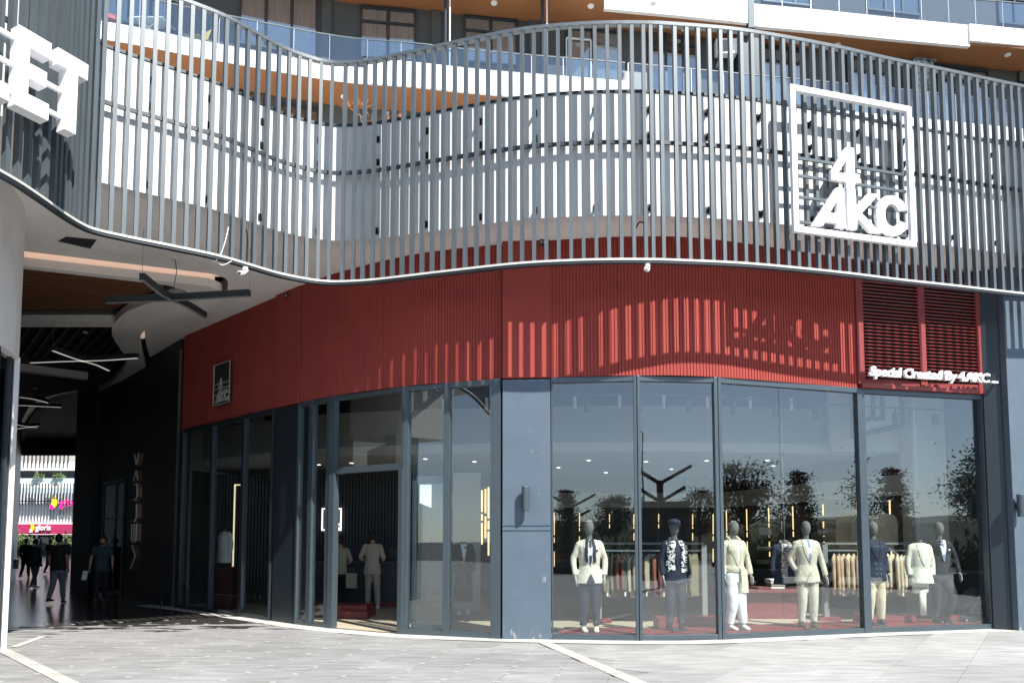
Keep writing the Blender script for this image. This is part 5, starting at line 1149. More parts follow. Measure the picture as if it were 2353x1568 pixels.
# 5 navy blazer, cream trousers, behind the mullion
def ex5(r, J):
    for k in range(3):
        for x in (-.04, .04): w, d, y = tprof(1.10 - .09 * k, .018); MB().ball((x, y - d - .012, 1.10 - .09 * k), .012, .006, .012, 8, 5).build('button', 'chrome', r)
p = at_platform(2012, 1434); mannequin(p, face(p, .15), 'mannequin in a navy double breasted blazer half hidden by the mullion', 'navy', 'sand', 'black_leather', shirt=None, extra=ex5, buttons=0, seed=21, zb=1.16, trr=(.105, .088, .075, .068))
# 6 charcoal suit, one leg bent
p = at_platform(2165, 1429); mannequin(p, face(p, .05), 'mannequin in a charcoal suit with patterned tie at the window end', 'charcoal', 'charcoal', 'black_leather', tie='tie_print', square='shirt_white', seed=30, J=joints(knL=(.13, -.12, .52), wrL=(.30, -.08, .93), elL=(.29, .02, 1.18)))

# hanging outfits and a bust
def outfit(pos, yaw, label, jk, skirt=None, shirt='shirt_white', wire=None, extra=None, seed=3.0, hem=.80, cat='outfit display', sleeve=None):
    r = thing('hanging_outfit', label, cat, (0, 0, 0), 'outfits shown without a mannequin head'); J = sleeve or joints(elR=(-.24, .02, 1.19), elL=(.24, .02, 1.19), wrR=(-.235, -.01, .95), wrL=(.235, -.01, .95))
    remesh(jacket_mb(J, hem=hem), 'jacket', jk, r, .013, 2, .007, 8, seed)
    vshirt(r, shirt); lapels(r, jk)
    MB().loft([(V((0, .015, 1.53)), (.06, 0, 0), (0, .06, 0)), (V((0, .015, 1.60)), (.052, 0, 0), (0, .052, 0))], 14).build('neck', 'felt_grey', r)
    if wire: MB().tube([V((0, .015, 1.60)), V((0, .015, 1.60 + wire))], .006, 5).build('wire', 'chrome', r)
    if extra: extra(r)
    r.location = pos; r.rotation_euler = (0, 0, yaw); return r
def exa(r):
    for s in (-1, 1): scarf_strip(r, 'floral_scarf', s * .085, 1.14 if s > 0 else .93, 1.54, .10, 'scarf', seed=9)
    MB().tube([V((-.09, 0, 1.53)), V((-.06, .06, 1.57)), V((.06, .06, 1.57)), V((.09, 0, 1.53)), V((.02, -.13, 1.30))], [.035] * 5, 8).build('scarf', 'floral_scarf', r)
p = rd(1803, 1243, 13.6); outfit(V((p.x, 13.6, .02)), .1, 'navy jacket with floral scarf hung on a wire behind the beige suit', 'navy', extra=exa, wire=2.2, seed=6)
def exb(r):
    m = MB(); m.loft([(V((-.02, 0, .80)), (.17, 0, 0), (0, .05, 0)), (V((-.02, 0, .68)), (.16, 0, 0), (0, .05, 0)), (V((-.02, 0, .62)), (.15, 0, 0), (0, .05, 0))], 18); m.loft([(V((.0, -.03, .80)), (.07, 0, 0), (0, .035, 0)), (V((.0, -.03, .22)), (.062, 0, 0), (0, .03, 0))], 14); m.build('draped_trousers', 'ivory', r, smooth=True)
    for x in (-.045, .045):
        for z in (1.0, 1.1): w, d, y = tprof(z, .018); MB().ball((x, y - d - .012, z), .011, .006, .011, 8, 5).build('button', 'sand', r)
    MB().ball((0, -.105, 1.47), .045, .012, .018, 10, 6).build('bow_tie', 'white_cloth', r)
p = rd(2112, 1243, 13.75); outfit(V((p.x, 13.75, .03)), .1, 'ivory double breasted suit hung on a wire beside the charcoal mannequin', 'ivory', extra=exb, wire=2.6, seed=16)
def exc(r):
    m = MB(); m.loft([(V((0, 0, .95)), (.17, 0, 0), (0, .11, 0)), (V((0, 0, .6)), (.21, 0, 0), (0, .14, 0)), (V((0, 0, .28)), (.215, 0, 0), (0, .15, 0))], 22); remesh(m, 'skirt', 'grey_coat', r, .016, 2, .008, 7, 2)
    for x in (-.1, .09):
        sb = MB(); shoe(sb, (x, 0, 0), 0); sb.build('shoe', 'white_plastic', r, smooth=True); MB().tube([V((x, 0, .05)), V((x, 0, .3))], .035, 8).build('ankle', 'hand_grey', r)
p = rd(1064, 1243, 16.4); outfit(V((p.x, 16.4, .02)), .2, 'dark grey jacket and long skirt display before a pale panel', 'grey_coat', shirt='white_cloth', extra=exc, seed=26, hem=.86)
p = rd(1072, 1243, 17.2); bpn = thing('backdrop_panel', 'tall pale panel standing behind the grey outfit display', 'panel', (p.x, 17.2, .015)); MB().box(p.x - .32, p.x + .32, 17.2, 17.26, .02, 3.2).build('panel', 'interior_white', bpn)
gl = thing('light_stick_cluster', 'cluster of hanging golden light tubes beside the blue column', 'light', (-.7, 18.5, 3.5), None)
for px, segs in ((1100, ((1130, 1145), (1150, 1175), (1180, 1220))), (1107, ((1125, 1175), (1180, 1195), (1200, 1250))), (1115, ((1122, 1178), (1185, 1235))), (1122, ((1118, 1190), (1195, 1215), (1220, 1275))), (1130, ((1115, 1200), (1205, 1230), (1243, 1303)))):
    for y0, y1 in segs: a, b = rd(px, y0, 18.5), rd(px, y1, 18.5); MB().tube([b, a], .022, 6).build('tube', 'led', gl)
    a = rd(px, 1110, 18.5); MB().tube([V((a.x, 18.5, 3.5)), V((a.x, 18.5, 1.0))], .004, 4).build('wire', 'dark_metal', gl)

# clothes rails
def garment_proto(seed):
    q = random.Random(seed); m = MB()
    m.loft([(V((0, 0, -.06)), (.012, 0, 0), (0, .05, 0)), (V((0, 0, -.10)), (.025, 0, 0), (0, .16, 0)), (V((0, 0, -.16)), (.040, 0, 0), (0, .215, 0)), (V((0, 0, -.45)), (.042, 0, 0), (0, .20, 0)), (V((0, .01, -.86)), (.046, 0, 0), (0, .215, 0))], 18)
    for s in (-1, 1): limb(m, [V((0, s * .16, -.12)), V((.004, s * .225, -.22)), V((.012, s * .245, -.48)), V((.02, s * .235, -.76))], [.04, .055, .046, .038], 10)
    return m
GP = []
for sd_i in range(3):
    tmp = remesh(garment_proto(sd_i), 'garment_body', 'olive', None, .014, 2, .008, 9, sd_i * 5.0); GP.append(tmp.data); bpy.data.objects.remove(tmp)
hk = MB(); hk.tube(spline([V((0, 0, -.07)), V((0, 0, .01)), V((0, .025, .035)), V((0, .04, .01))], 4), .005, 5); hk.tube([V((0, -.17, -.12)), V((0, 0, -.07)), V((0, .17, -.12))], .010, 6); me_hk = hk.mesh('hanger'); me_hk.materials.append(M['black_plastic'])
CN = {'olive': 'olive green', 'stone': 'stone grey', 'rust': 'rust red', 'green': 'bottle green', 'camel': 'camel brown', 'sand': 'sand coloured', 'white_cloth': 'white', 'beige': 'pale beige', 'cream': 'cream'}
def rail(x0, x1, y0, y1, zb, seq, label, group, gap, cl):
    r = thing('clothes_rail', label, 'clothes rail', ((x0 + x1) / 2, (y0 + y1) / 2, .02))
    MB().bar((x0, y0, zb), (x1, y1, zb), .03, .03).build('bar', 'chrome', r); MB().bar((x0, y0, zb + .14), (x1, y1, zb + .14), .09, .04).build('top_beam', 'interior_grey', r)
    for x, y in ((x0, y0), (x1, y1)):
        MB().box(x - .05, x + .05, y - .05, y + .05, .09, zb + .12).build('post', 'interior_grey', r); MB().box(x - .22, x + .22, y - .2, y + .2, .02, .09).build('foot', 'platform_red', r)
    n = len(seq)
    for i, c in enumerate(seq):
        t = (i + .5) / n; p = V((lerp(x0 + .15, x1 - .12, t), lerp(y0, y1, t), zb)); g_ = thing('hanging_garment', '', 'garment', (0, 0, 0), group)
        nb = [s for s in seq[max(0, i - 1):i] + seq[i + 1:i + 2]]
        runs = [k for k, s in enumerate(seq) if s == c]; rank = runs.index(i)
        ordw = ['first', 'second', 'third', 'fourth', 'fifth', 'sixth', 'seventh'][rank]
        g_['label'] = f"{CN[c]} jacket, {ordw} of its colour from the left on the {cl} rail" if len(runs) > 1 else f"only {CN[c]} jacket hanging on the {cl} rail"
        me = GP[i % 3].copy(); me.materials.clear(); me.materials.append(M[c]); b = bpy.data.objects.new('jacket', me); C.objects.link(b); b.parent = g_; b.scale = (random.uniform(.7, .9), 1, random.uniform(.96, 1.07))
        h = bpy.data.objects.new('hanger', me_hk); C.objects.link(h); h.parent = g_
        if i % 4 == 1: MB().obox((.03, -.25, -.84), (.003, 0, 0), (0, .025, 0), (0, 0, .04)).build('price_tag', 'white_plastic', g_)
        g_.location = p; g_.rotation_euler = (0, 0, R_(random.uniform(-46, -28)))
rail(1.72, 3.78, 14.75, 14.65, 1.42, ['olive', 'olive', 'olive', 'rust', 'rust', 'green', 'stone', 'stone', 'olive', 'stone', 'stone', 'rust', 'rust', 'green', 'green', 'green', 'stone', 'stone', 'olive', 'olive'], 'grey clothes rail hung with olive rust and green jackets', 'jackets on the olive and green rail', .12, 'grey left')
rail(6.35, 8.25, 15.1, 15.0, 1.42, ['camel', 'camel', 'camel', 'sand', 'camel', 'white_cloth', 'white_cloth', 'cream', 'beige', 'cream', 'beige', 'cream', 'sand', 'beige', 'sand', 'cream', 'beige'], 'clothes rail hung with white camel and beige jackets', 'jackets on the pale right rail', .12, 'pale right')
p = V((9.3, 14.7, .02))
# side wall hung jackets and folded stacks
for k, (f, c, lb) in enumerate(((.80, 'camel', 'brown jacket hung high on the side wall niche'), (.87, 'stone', 'grey shirt jacket hung in the side wall niche'), (.95, 'sand', 'pale beige blazer hung at the near end of the side wall'))):
    q = V((6.15, 21.9)).lerp(V((8.42, 15.75)), f); g_ = thing('hanging_garment', lb, 'garment', (0, 0, 0), 'jackets hung in the side wall niche'); me = GP[k].copy(); me.materials.clear(); me.materials.append(M[c]); b = bpy.data.objects.new('jacket', me); C.objects.link(b); b.parent = g_
    h = bpy.data.objects.new('hanger', me_hk); C.objects.link(h); h.parent = g_; g_.location = (q.x - .25, q.y, 2.28); g_.rotation_euler = (0, 0, R_(75))
def folded(pos, cols, label, yaw=0.0, w=.15, d=.19):
    r = thing('folded_shirts', label, 'folded clothes', (0, 0, 0), 'folded clothes on tables and shelves'); z = 0; q = random.Random(len(label))
    for i, c in enumerate(cols):
        o = MB().obox((q.uniform(-.012, .012), q.uniform(-.012, .012), z + .026), (w, 0, 0), (0, d, 0), (0, 0, .024)).build('folded_shirt', c, r, bevel=.018); z += .053
    r.location = pos; r.rotation_euler = (0, 0, yaw); return r
tp = rd(1760, 1378, 15.6); tbl = thing('display_table', 'low dark red display table behind the trench coat mannequin', 'table', (tp.x - .3, 15.6, .02))
MB().box(tp.x - 1.1, tp.x + .75, 15.2, 16.3, .56, .62).build('tabletop', 'platform_red', tbl, bevel=.004); MB().box(tp.x - .9, tp.x + .55, 15.35, 16.15, .02, .555).build('plinth', 'platform_red', tbl)
folded((tp.x + .15, 15.5, .62), ['white_cloth', 'stone', 'white_cloth', 'white_cloth'], 'pile of white folded shirts at the table edge by the floral scarf'); folded((tp.x - .75, 15.6, .62), ['white_cloth'], 'single white folded shirt lying on the left of the red table', .4); folded((tp.x - .3, 15.9, .62), ['stone', 'rust', 'stone'], 'brownish folded pile at the back of the red table'); folded((tp.x - .2, 15.4, .62), ['rust'], 'flat rust coloured fold near the middle of the red table', .2)
for k, (f, z, cols, lb) in enumerate(((.70, 1.012, ['stone', 'white_cloth', 'stone'], 'grey folded pile on the lowest shelf of the near niche'), (.70, 1.362, ['white_cloth', 'stone', 'stone', 'white_cloth'], 'tall pale folded pile on the second niche shelf'), (.70, 1.762, ['stone', 'white_cloth', 'stone'], 'folded knitwear pile on the third niche shelf'), (.70, 2.112, ['white_cloth', 'stone'], 'short pale pile on the top niche shelf'), (.36, 1.012, ['stone', 'stone'], 'dim folded pile on the low shelf of the far niche'), (.36, 1.362, ['stone', 'white_cloth'], 'dim folded pile on the second shelf of the far niche'))):
    q = V((6.1, 21.9)).lerp(V((8.4, 15.75)), f); folded((q.x - .2, q.y, z), cols, lb, R_(-69))
bg_p = V((6.1, 21.9)).lerp(V((8.4, 15.75)), .36); hb_ = thing('leather_bag', 'white handbag on the upper shelf of the far niche', 'bag', (bg_p.x - .2, bg_p.y, 1.765)); MB().obox((bg_p.x - .2, bg_p.y, 1.87), (.08, -.16, 0), (.05, .02, 0), (0, 0, .1)).build('bag_body', 'white_cloth', hb_, bevel=.02); MB().tube(spline([V((bg_p.x - .25, bg_p.y + .1, 1.97)), V((bg_p.x - .2, bg_p.y, 2.08)), V((bg_p.x - .15, bg_p.y - .1, 1.97))], 4), .01, 5).build('handle', 'white_cloth', hb_)
# framed picture high on the white wall
pc_ = thing('framed_picture', 'large hanging framed photo of two lower legs in boots', 'picture', (7.6, 15.6, 4.0))
a, b = rd(1955, 1000, 15.2), rd(2078, 968, 15.2); zt = 5.1
MB().poly([(a.x, 3.72), (b.x, 3.95), (b.x, zt), (a.x, zt)], [[(a.x + .09, 3.84), (a.x + .09, zt - .1), (b.x - .09, zt - .1), (b.x - .09, 4.05)]], lambda u, v, w: (u, 15.2 + w, v), .05).build('frame', 'interior_dark', pc_)
MB().poly([(a.x + .05, 3.78), (b.x - .05, 4.0), (b.x - .05, zt - .05), (a.x + .05, zt - .05)], [], lambda u, v, w: (u, 15.225 + w, v), .01).build('print', 'interior_white', pc_)
for x in (.42, .62): MB().poly([(0, 0), (.1, .0), (.11, .8), (.02, .8), (.01, .12), (-.12, .02), (-.12, -.03)], [], lambda u, v, w: (a.x + x + u, 15.215 + w, 4.1 + v), .008).build('boot', 'interior_dark', pc_)
# trolley with bags
tp = rz(2243, 1424, .1); tr_ = thing('luggage_trolley', 'wheeled hand trolley loaded with dark bags at the dim window end', 'trolley', (tp.x, tp.y, .02)); x, y = tp.x, tp.y
MB().box(x - .42, x + .42, y - .25, y + .25, .16, .20).build('deck', 'dark_metal', tr_)
MB().tube(spline([V((x - .38, y + .2, .2)), V((x - .30, y + .22, .9)), V((x - .22, y + .22, 1.0)), V((x + .28, y + .22, 1.0)), V((x + .36, y + .22, .9)), V((x + .36, y + .2, .2))], 5), .016, 7).build('handle', 'chrome', tr_)
for sx in (-.34, .34):
    for sy in (-.2, .2): MB().loft([(V((x + sx - .02, y + sy, .09)), (0, .07, 0), (0, 0, .07)), (V((x + sx + .02, y + sy, .09)), (0, .07, 0), (0, 0, .07))], 14).build('wheel', 'black_plastic', tr_)
for k, (dx, dy, dz, sx, sy, sz, lb) in enumerate(((-.2, -.05, .2, .22, .2, .17, 'bulging black bag on the left of the trolley'), (.18, -.05, .2, .2, .2, .2, 'dark bag slumped on the right of the trolley'), (.02, 0, .45, .24, .18, .13, 'grey bag lying on top of the trolley load'))):
    g_ = thing('bag', lb, 'bag', (x + dx, y + dy, .02 + dz), 'bags loaded on the trolley'); m = MB(); m.ball((x + dx, y + dy, dz + sz), sx, sy, sz, 16, 10); q = random.Random(k)
    m.v = [v + V((noise.noise(v * 9 + V((k * 3, 0, 0))), noise.noise(v * 9 + V((9, k, 0))), noise.noise(v * 9 + V((0, 5, k))))) * .07 for v in m.v]; m.build('bag_body', ('black_plastic', 'charcoal', 'grey_coat')[k], g_, smooth=False)
# reception
ct = thing('reception_counter', 'dark ribbed reception counter inside the shop door', 'counter', (-4.0, 18.2, .02))
MB().box(-6.0, -2.55, 18.2, 18.75, .12, 1.05).build('counter_body', 'interior_navy', ct); MB().box(-6.05, -2.5, 18.1, 18.85, 1.05, 1.11).build('countertop', 'interior_navy', ct); MB().box(-6.0, -2.55, 18.16, 18.7, .02, .12).build('plinth', 'platform_red', ct)
m = MB(); x = -5.99
while x < -2.6: m.box(x, x + .05, 18.165, 18.199, .125, 1.045); x += .085
m.build('rib', 'interior_navy', ct)
p = rd(801, 1283, 18.3); bt = thing('spray_bottle', 'blue spray bottle with a red nozzle on the counter', 'bottle', (p.x, 18.3, 1.11)); MB().loft([(V((p.x, 18.3, 1.111)), (.035, 0, 0), (0, .035, 0)), (V((p.x, 18.3, 1.25)), (.035, 0, 0), (0, .035, 0)), (V((p.x, 18.3, 1.29)), (.012, 0, 0), (0, .012, 0))], 12).build('bottle_body', mat('blue_liquid', (.08, .22, .5), .3) and 'blue_liquid', bt); MB().bar((p.x - .05, 18.3, 1.34), (p.x + .02, 18.3, 1.34), .025, .05).build('nozzle', 'red_cloth', bt)
p = rd(905, 1280, 18.5); mn = thing('monitor', 'black monitor standing on the right of the counter', 'monitor', (p.x, 18.5, 1.11)); MB().box(p.x - .26, p.x + .26, 18.5, 18.53, 1.17, 1.42).build('screen', 'black_plastic', mn); MB().box(p.x - .1, p.x + .1, 18.45, 18.6, 1.112, 1.17).build('stand', 'black_plastic', mn)
p = rd(925, 1291, 18.3); pp = thing('paper_sheets', 'loose paper sheets on the counter beside the monitor', 'paper', (p.x, 18.3, 1.11)); MB().obox((p.x, 18.3, 1.116), (.15, .02, 0), (-.02, .1, 0), (0, 0, .005)).build('sheets', 'white_plastic', pp)
a, b = rd(783, 1218, 19.2), rd(738, 1166, 19.2); il = thing('illuminated_sign', 'lit square outline 4 AKC sign on the dark ribbed wall', 'sign', (b.x, 19.2, a.z))
sign_build(il, V((b.x, 19.27, a.z)), V((1, 0, 0)), V((0, -1, 0)), a.x - b.x, b.z - a.z, .04, .035, 'led_soft', 'led_soft', bars=False)
st = rz(790, 1430, .0); bx = thing('step_plinth', 'low dark red stepped plinth just inside the shop door', 'plinth', (st.x, st.y + .9, .02)); MB().box(st.x - .5, st.x + .35, st.y + .6, st.y + 1.5, .02, .17).build('lower_step', 'platform_red', bx, bevel=.004); MB().box(st.x - .5, st.x + .30, st.y + .75, st.y + 1.5, .17, .28).build('upper_step', 'platform_red', bx, bevel=.004)
# light frame and display seen through the passage panes
fr = thing('rectangle_lamp', 'tall thin glowing open rectangle of light behind the passage glass', 'lamp', (-6.4, 18.6, .02))
a, b = rd(534, 1334, 18.6), rd(551, 1113, 18.6)
for q0, q1 in (((a.x, a.z), (a.x, b.z)), ((a.x, b.z), (a.x + .30, b.z)), ((a.x, a.z), (a.x + .26, a.z))): MB().bar((q0[0], 18.6, q0[1]), (q1[0], 18.6, q1[1]), .03, .03).build('tube', 'tube_warm', fr)
p = rd(517, 1243, 17.6); outfit(V((p.x, 17.6, .3)), -.7, 'white shirt on a bust seen through the passage glass', 'white_cloth', seed=40, wire=None, cat='outfit display')
pl_ = thing('plinth', 'dark red box plinth under the white shirt bust', 'plinth', (p.x, 17.6, .02)); MB().box(p.x - .3, p.x + .3, 17.3, 17.9, .02, 1.0).build('plinth_body', 'maroon_dark', pl_)

# ================================================================ PEOPLE
def person(pos, yaw, label, top, bottom, shoes, J, h=1.75, sleeves='short', hairm='hair', beard=False, shirt_hem=.86, seed=1.0, group='people walking through the passage', jacket=False, hold=None, beanie=None, lean=0.0, headturn=0.0):
    r = thing('person', label, 'person', (0, 0, 0), group); J = joints(**J); m = MB()
    R = []
    for z, w, d, y in TORSO: R.append((V((0, y, z)), V((w - .022, 0, 0)), V((0, d - .018, 0))))
    m.loft(R, 24)
    m.loft([(V((0, .015, 1.48)), (.062, 0, 0), (0, .06, 0)), (V((0, .0, 1.60)), (.054, 0, 0), (0, .056, 0))], 14)
    HR = [(1.555, .032, .035, -.055), (1.575, .048, .06, -.038), (1.61, .060, .080, -.015), (1.65, .069, .090, -.005), (1.69, .074, .096, .003), (1.73, .073, .097, .008), (1.77, .058, .080, .012), (1.79, .03, .045, .014), (1.795, .008, .012, .014)]
    m.loft([(V((0, y, z)), V((w, 0, 0)), V((0, d, 0))) for z, w, d, y in HR], 20)
    m.loft([(V((0, -.085, 1.685)), (.010, 0, 0), (0, .014, 0)), (V((0, -.105, 1.648)), (.017, 0, 0), (0, .02, 0)), (V((0, -.088, 1.635)), (.014, 0, 0), (0, .014, 0))], 8)      # nose
    for s in (-1, 1): m.ball((s * .076, .01, 1.675), .012, .022, .034, 8, 6)
    m.ball((0, -.082, 1.605), .024, .012, .010, 8, 5)                                                             # lips
    for s in 'RL':
        sh, el, wr = J['sh' + s], J['el' + s], J['wr' + s]; limb(m, [sh * .8 + V((0, 0, .30)), sh, sh.lerp(el, .5), el, el.lerp(wr, .4), wr], [.05, .055, .048, .039, .040, .027], 12)
        hp, kn, an = J['hip' + s], J['kn' + s], J['an' + s]; limb(m, [hp + V((0, 0, .05)), hp.lerp(kn, .35), kn, kn.lerp(an, .35), an], [.085, .078, .052, .054, .036], 14)
        e = (wr - el).normalized(); hand(m, wr + e * .015, e, (1 if s == 'R' else -1, -.2, 0), 1.0, .5)
        shoe(m, (an.x, an.y, an.z - .085), J['y' + s], .92)
    remesh(m, 'body', 'skin', r, .0085, 1)
    # hair follows the skull
    if beanie is None:
        hm = MB(); hm.loft([(V((0, .03, 1.615)), (.068, 0, 0), (0, .072, 0)), (V((0, .022, 1.66)), (.080, 0, 0), (0, .090, 0)), (V((0, .012, 1.71)), (.083, 0, 0), (0, .105, 0)), (V((0, .008, 1.755)), (.078, 0, 0), (0, .108, 0)), (V((0, .008, 1.80)), (.055, 0, 0), (0, .082, 0)), (V((0, .01, 1.818)), (.02, 0, 0), (0, .03, 0))], 20)
        hm.v = [v if v.z > 1.70 or v.y > -.02 else V((v.x, -.02 + (v.y + .02) * .05, v.z)) for v in hm.v]; remesh(hm, 'hair', hairm, r, .009, 1, .004, 40)
    if beard:
        bm_ = MB(); bm_.loft([(V((0, -.045, 1.548)), (.034, 0, 0), (0, .04, 0)), (V((0, -.035, 1.575)), (.053, 0, 0), (0, .066, 0)), (V((0, -.012, 1.612)), (.064, 0, 0), (0, .079, 0))], 16); bm_.build('beard', hairm, r, smooth=True)
    for s in (-1, 1): MB().ball((s * .030, -.079, 1.680), .011, .007, .006, 8, 5).build('eye', 'hair', r)
    # clothes
    c = MB(); RR = []
    for z in (shirt_hem, .95, 1.05, 1.14, 1.24, 1.36, 1.43, 1.49, 1.52):
        w, d, y = tprof(max(.8, z)); gx = .0 if z > 1.4 else .008 + (.012 if jacket and z < 1 else 0); RR.append((V((0, y, z)), V((w + gx, 0, 0)), V((0, d + gx, 0))))
    c.loft(RR, 24)
    for s in 'RL':
        sh, el, wr = J['sh' + s], J['el' + s], J['wr' + s]; e = (wr - el).normalized()
        if sleeves == 'short': limb(c, [sh * .75 + V((0, 0, .37)), sh, sh.lerp(el, .5), sh.lerp(el, .72)], [.06, .072, .064, .064], 14)
        else: limb(c, [sh * .75 + V((0, 0, .37)), sh, sh.lerp(el, .5), el, wr - e * .01], [.06, .072, .062, .055, .045], 14)
    remesh(c, 'jacket' if jacket else 'shirt', top, r, .0115, 2, .007, 9, seed)
    remesh(trousers_mb(J, (.104, .082, .068, .06), hemz=.10), 'trousers', bottom, r, .0115, 2, .007, 8, seed + 5) if not J.get('lift') else None
    if J.get('lift'):
        t = MB(); R = []
        for z in (.80, .86, .93, 1.0): w, d, y = tprof(z); R.append((V((0, y, z)), V((w - .004, 0, 0)), V((0, d - .002, 0))))
        t.loft(R, 24)
        for s in 'RL':
            hp, kn, an = J['hip' + s], J['kn' + s], J['an' + s]; limb(t, [hp + V((0, 0, .05)), hp.lerp(kn, .35) - V((0, 0, .03)), kn, kn.lerp(an, .6), kn.lerp(an, .97)], [.104, .094, .070, .064, .058], 16)
        remesh(t, 'trousers', bottom, r, .0115, 2, .007, 8, seed + 5)
    for s in 'RL':
        an = J['an' + s]; sb = MB(); shoe(sb, (an.x, an.y, an.z - .09), J['y' + s]); sb.build('shoe', shoes, r, smooth=True)
    k = h / 1.80; r.location = pos; r.rotation_euler = (0, 0, yaw); r.scale = (k, k, k); return r
WALK = dict(hipR=(-.085, 0, .90), hipL=(.085, 0, .90), knR=(-.085, -.10, .50), anR=(-.085, -.16, .09), knL=(.085, .06, .49), anL=(.085, .26, .16), elR=(-.235, .07, 1.19), wrR=(-.24, .0, .95), elL=(.235, -.01, 1.19), wrL=(.24, -.12, .97), lift=1)
STAND = dict(elR=(-.24, .05, 1.19), wrR=(-.25, -.03, .95), elL=(.24, .05, 1.19), wrL=(.25, -.03, .95))
away = math.pi
def gz(px, py): p = rz(px, py, 0); return V((p.x, p.y, .001))
p = gz(130, 1385); person(p, away + .15, 'man in a black T shirt and grey trousers walking away down the passage', 'black_tee', 'grey_trouser', 'black_leather', WALK, 1.78, seed=2)
p = gz(230, 1384); p2 = person(p, .45, 'bearded man in a teal polo shirt holding white papers, facing out of the passage', 'teal_polo', 'dark_trouser', 'black_leather', dict(STAND, elR=(-.25, .02, 1.19), wrR=(-.27, -.09, .95), elL=(.25, .06, 1.19), wrL=(.26, .0, .95), knR=(-.10, -.05, .5), anR=(-.11, -.10, .09), knL=(.1, -.0, .5), anL=(.11, .1, .09)), 1.76, beard=True, seed=5)
pc2 = thing('paper_sheets', 'folded white papers in the hand of the bearded man', 'paper', p + V((-.27, -.1, .72))); q = p + V((-.36, -.12, .72))
MB().obox(q, (.05, .03, .0), (.0, .005, 0), (.02, 0, .12)).build('sheets', 'white_plastic', pc2)
p = gz(78, 1350); person(p, away - .1, 'person in a dark blue jacket and grey trousers walking away mid passage', 'jean_blue', 'grey_trouser', 'black_leather', dict(WALK, knL=(.085, -.10, .50), anL=(.085, -.16, .09), knR=(-.085, .06, .49), anR=(-.085, .24, .14)), 1.68, sleeves='long', jacket=True, shirt_hem=.78, seed=8)
p = gz(57, 1328); person(p, away + .2, 'distant person in navy carrying a white bag at the left of the passage', 'navy', 'dark_trouser', 'black_leather', WALK, 1.72, sleeves='long', jacket=True, seed=11)
wb = thing('carrier_bag', 'white carrier bag hanging from the hand of the distant walker', 'bag', p + V((-.45, 0, .5))); MB().obox(p + V((-.42, -.1, .62)), (.16, .02, 0), (0, .06, 0), (0, 0, .2)).build('bag_body', 'white_plastic', wb, bevel=.02)
p = gz(113, 1318); person(p, away, 'far off person in black between the walkers and the crimson shop', 'black_tee', 'dark_trouser', 'black_leather', WALK, 1.7, seed=12)
p = gz(148, 1312); person(p, .3, 'far off person in dark clothes at the passage mouth by the pier', 'charcoal', 'dark_trouser', 'black_leather', STAND, 1.74, sleeves='long', seed=14)
p = gz(258, 1364); person(V((p.x - .2, p.y - .15, .001)), .9, 'person half in shadow by the side door with pale shoes', 'black_tee', 'dark_trouser', 'white_plastic', STAND, 1.7, sleeves='long', seed=15)
cnt = dict(elR=(-.27, .02, 1.20), wrR=(-.20, -.22, 1.10), elL=(.27, .02, 1.20), wrL=(.20, -.22, 1.10), hipR=(-.085, 0, .9), hipL=(.085, 0, .9), anR=(-.15, .06, .09), anL=(.10, .0, .09), knR=(-.12, .0, .5), knL=(.10, -.02, .5))
p = gz(850, 1400); person(V((p.x, 17.72, .02)), away, 'man in a tan suit and white trainers leaning on the counter, seen from behind', 'tan_suit', 'tan_trouser', 'white_plastic', cnt, 1.80, sleeves='long', jacket=True, shirt_hem=.80, seed=20, group='people at the shop counter')
p = gz(782, 1403); person(V((p.x - .12, 17.55, .02)), away + .3, 'person in a pale grey top at the counter, half hidden by the door post', 'stone', 'dark_trouser', 'white_plastic', cnt, 1.70, sleeves='long', seed=23, group='people at the shop counter')
p = rz(778, 1345, .6); bgp = thing('paper_bag', 'pale paper shopping bag held low at the counter beside the door post', 'bag', (-3.75, 17.35, .45)); MB().box(-3.86, -3.62, 17.3, 17.42, .52, .86).build('bag_body', 'stone', bgp, bevel=.004); MB().tube([V((-3.8, 17.36, .86)), V((-3.78, 17.36, .98)), V((-3.7, 17.36, .98)), V((-3.68, 17.36, .86))], .005, 5).build('handle', 'stone', bgp)

# ================================================================ THE STREET BEHIND THE CAMERA (seen mirrored in the glass)
hm_ = MB(); q = random.Random(2); k = 60
for i in range(k + 1):
    a = lerp(math.radians(-125), math.radians(30), i / k); r_ = 95; hgt = 2.6 + 2.2 * noise.noise(V((i * .17, 3, 0))) + 1.2 * noise.noise(V((i * .8, 9, 0))); hm_.v += [V((math.cos(a) * r_ + 5, math.sin(a) * r_ + 10, -.1)), V((math.cos(a) * (r_ + 9) + 5, math.sin(a) * (r_ + 9) + 10, hgt + 1.5)), V((math.cos(a) * (r_ + 60) + 5, math.sin(a) * (r_ + 60) + 10, hgt + 4))]
for i in range(k):
    for j in (0, 1): hm_.f.append((3 * i + j, 3 * i + 3 + j, 3 * i + 4 + j, 3 * i + 1 + j))
mat('hill_scrub', (.04, .045, .022), .95, var=.5, scale=.25)
tag(hm_.build('hills', 'hill_scrub'), kind='structure', label='low wooded hills beyond the street')
tag(MB().add([(-70, -60, -.02), (90, -60, -.02), (90, -22.2, -.02), (-70, -22.2, -.02)], [(0, 1, 2, 3)]).build('street', 'asphalt'), kind='structure', label='asphalt street behind the plaza')
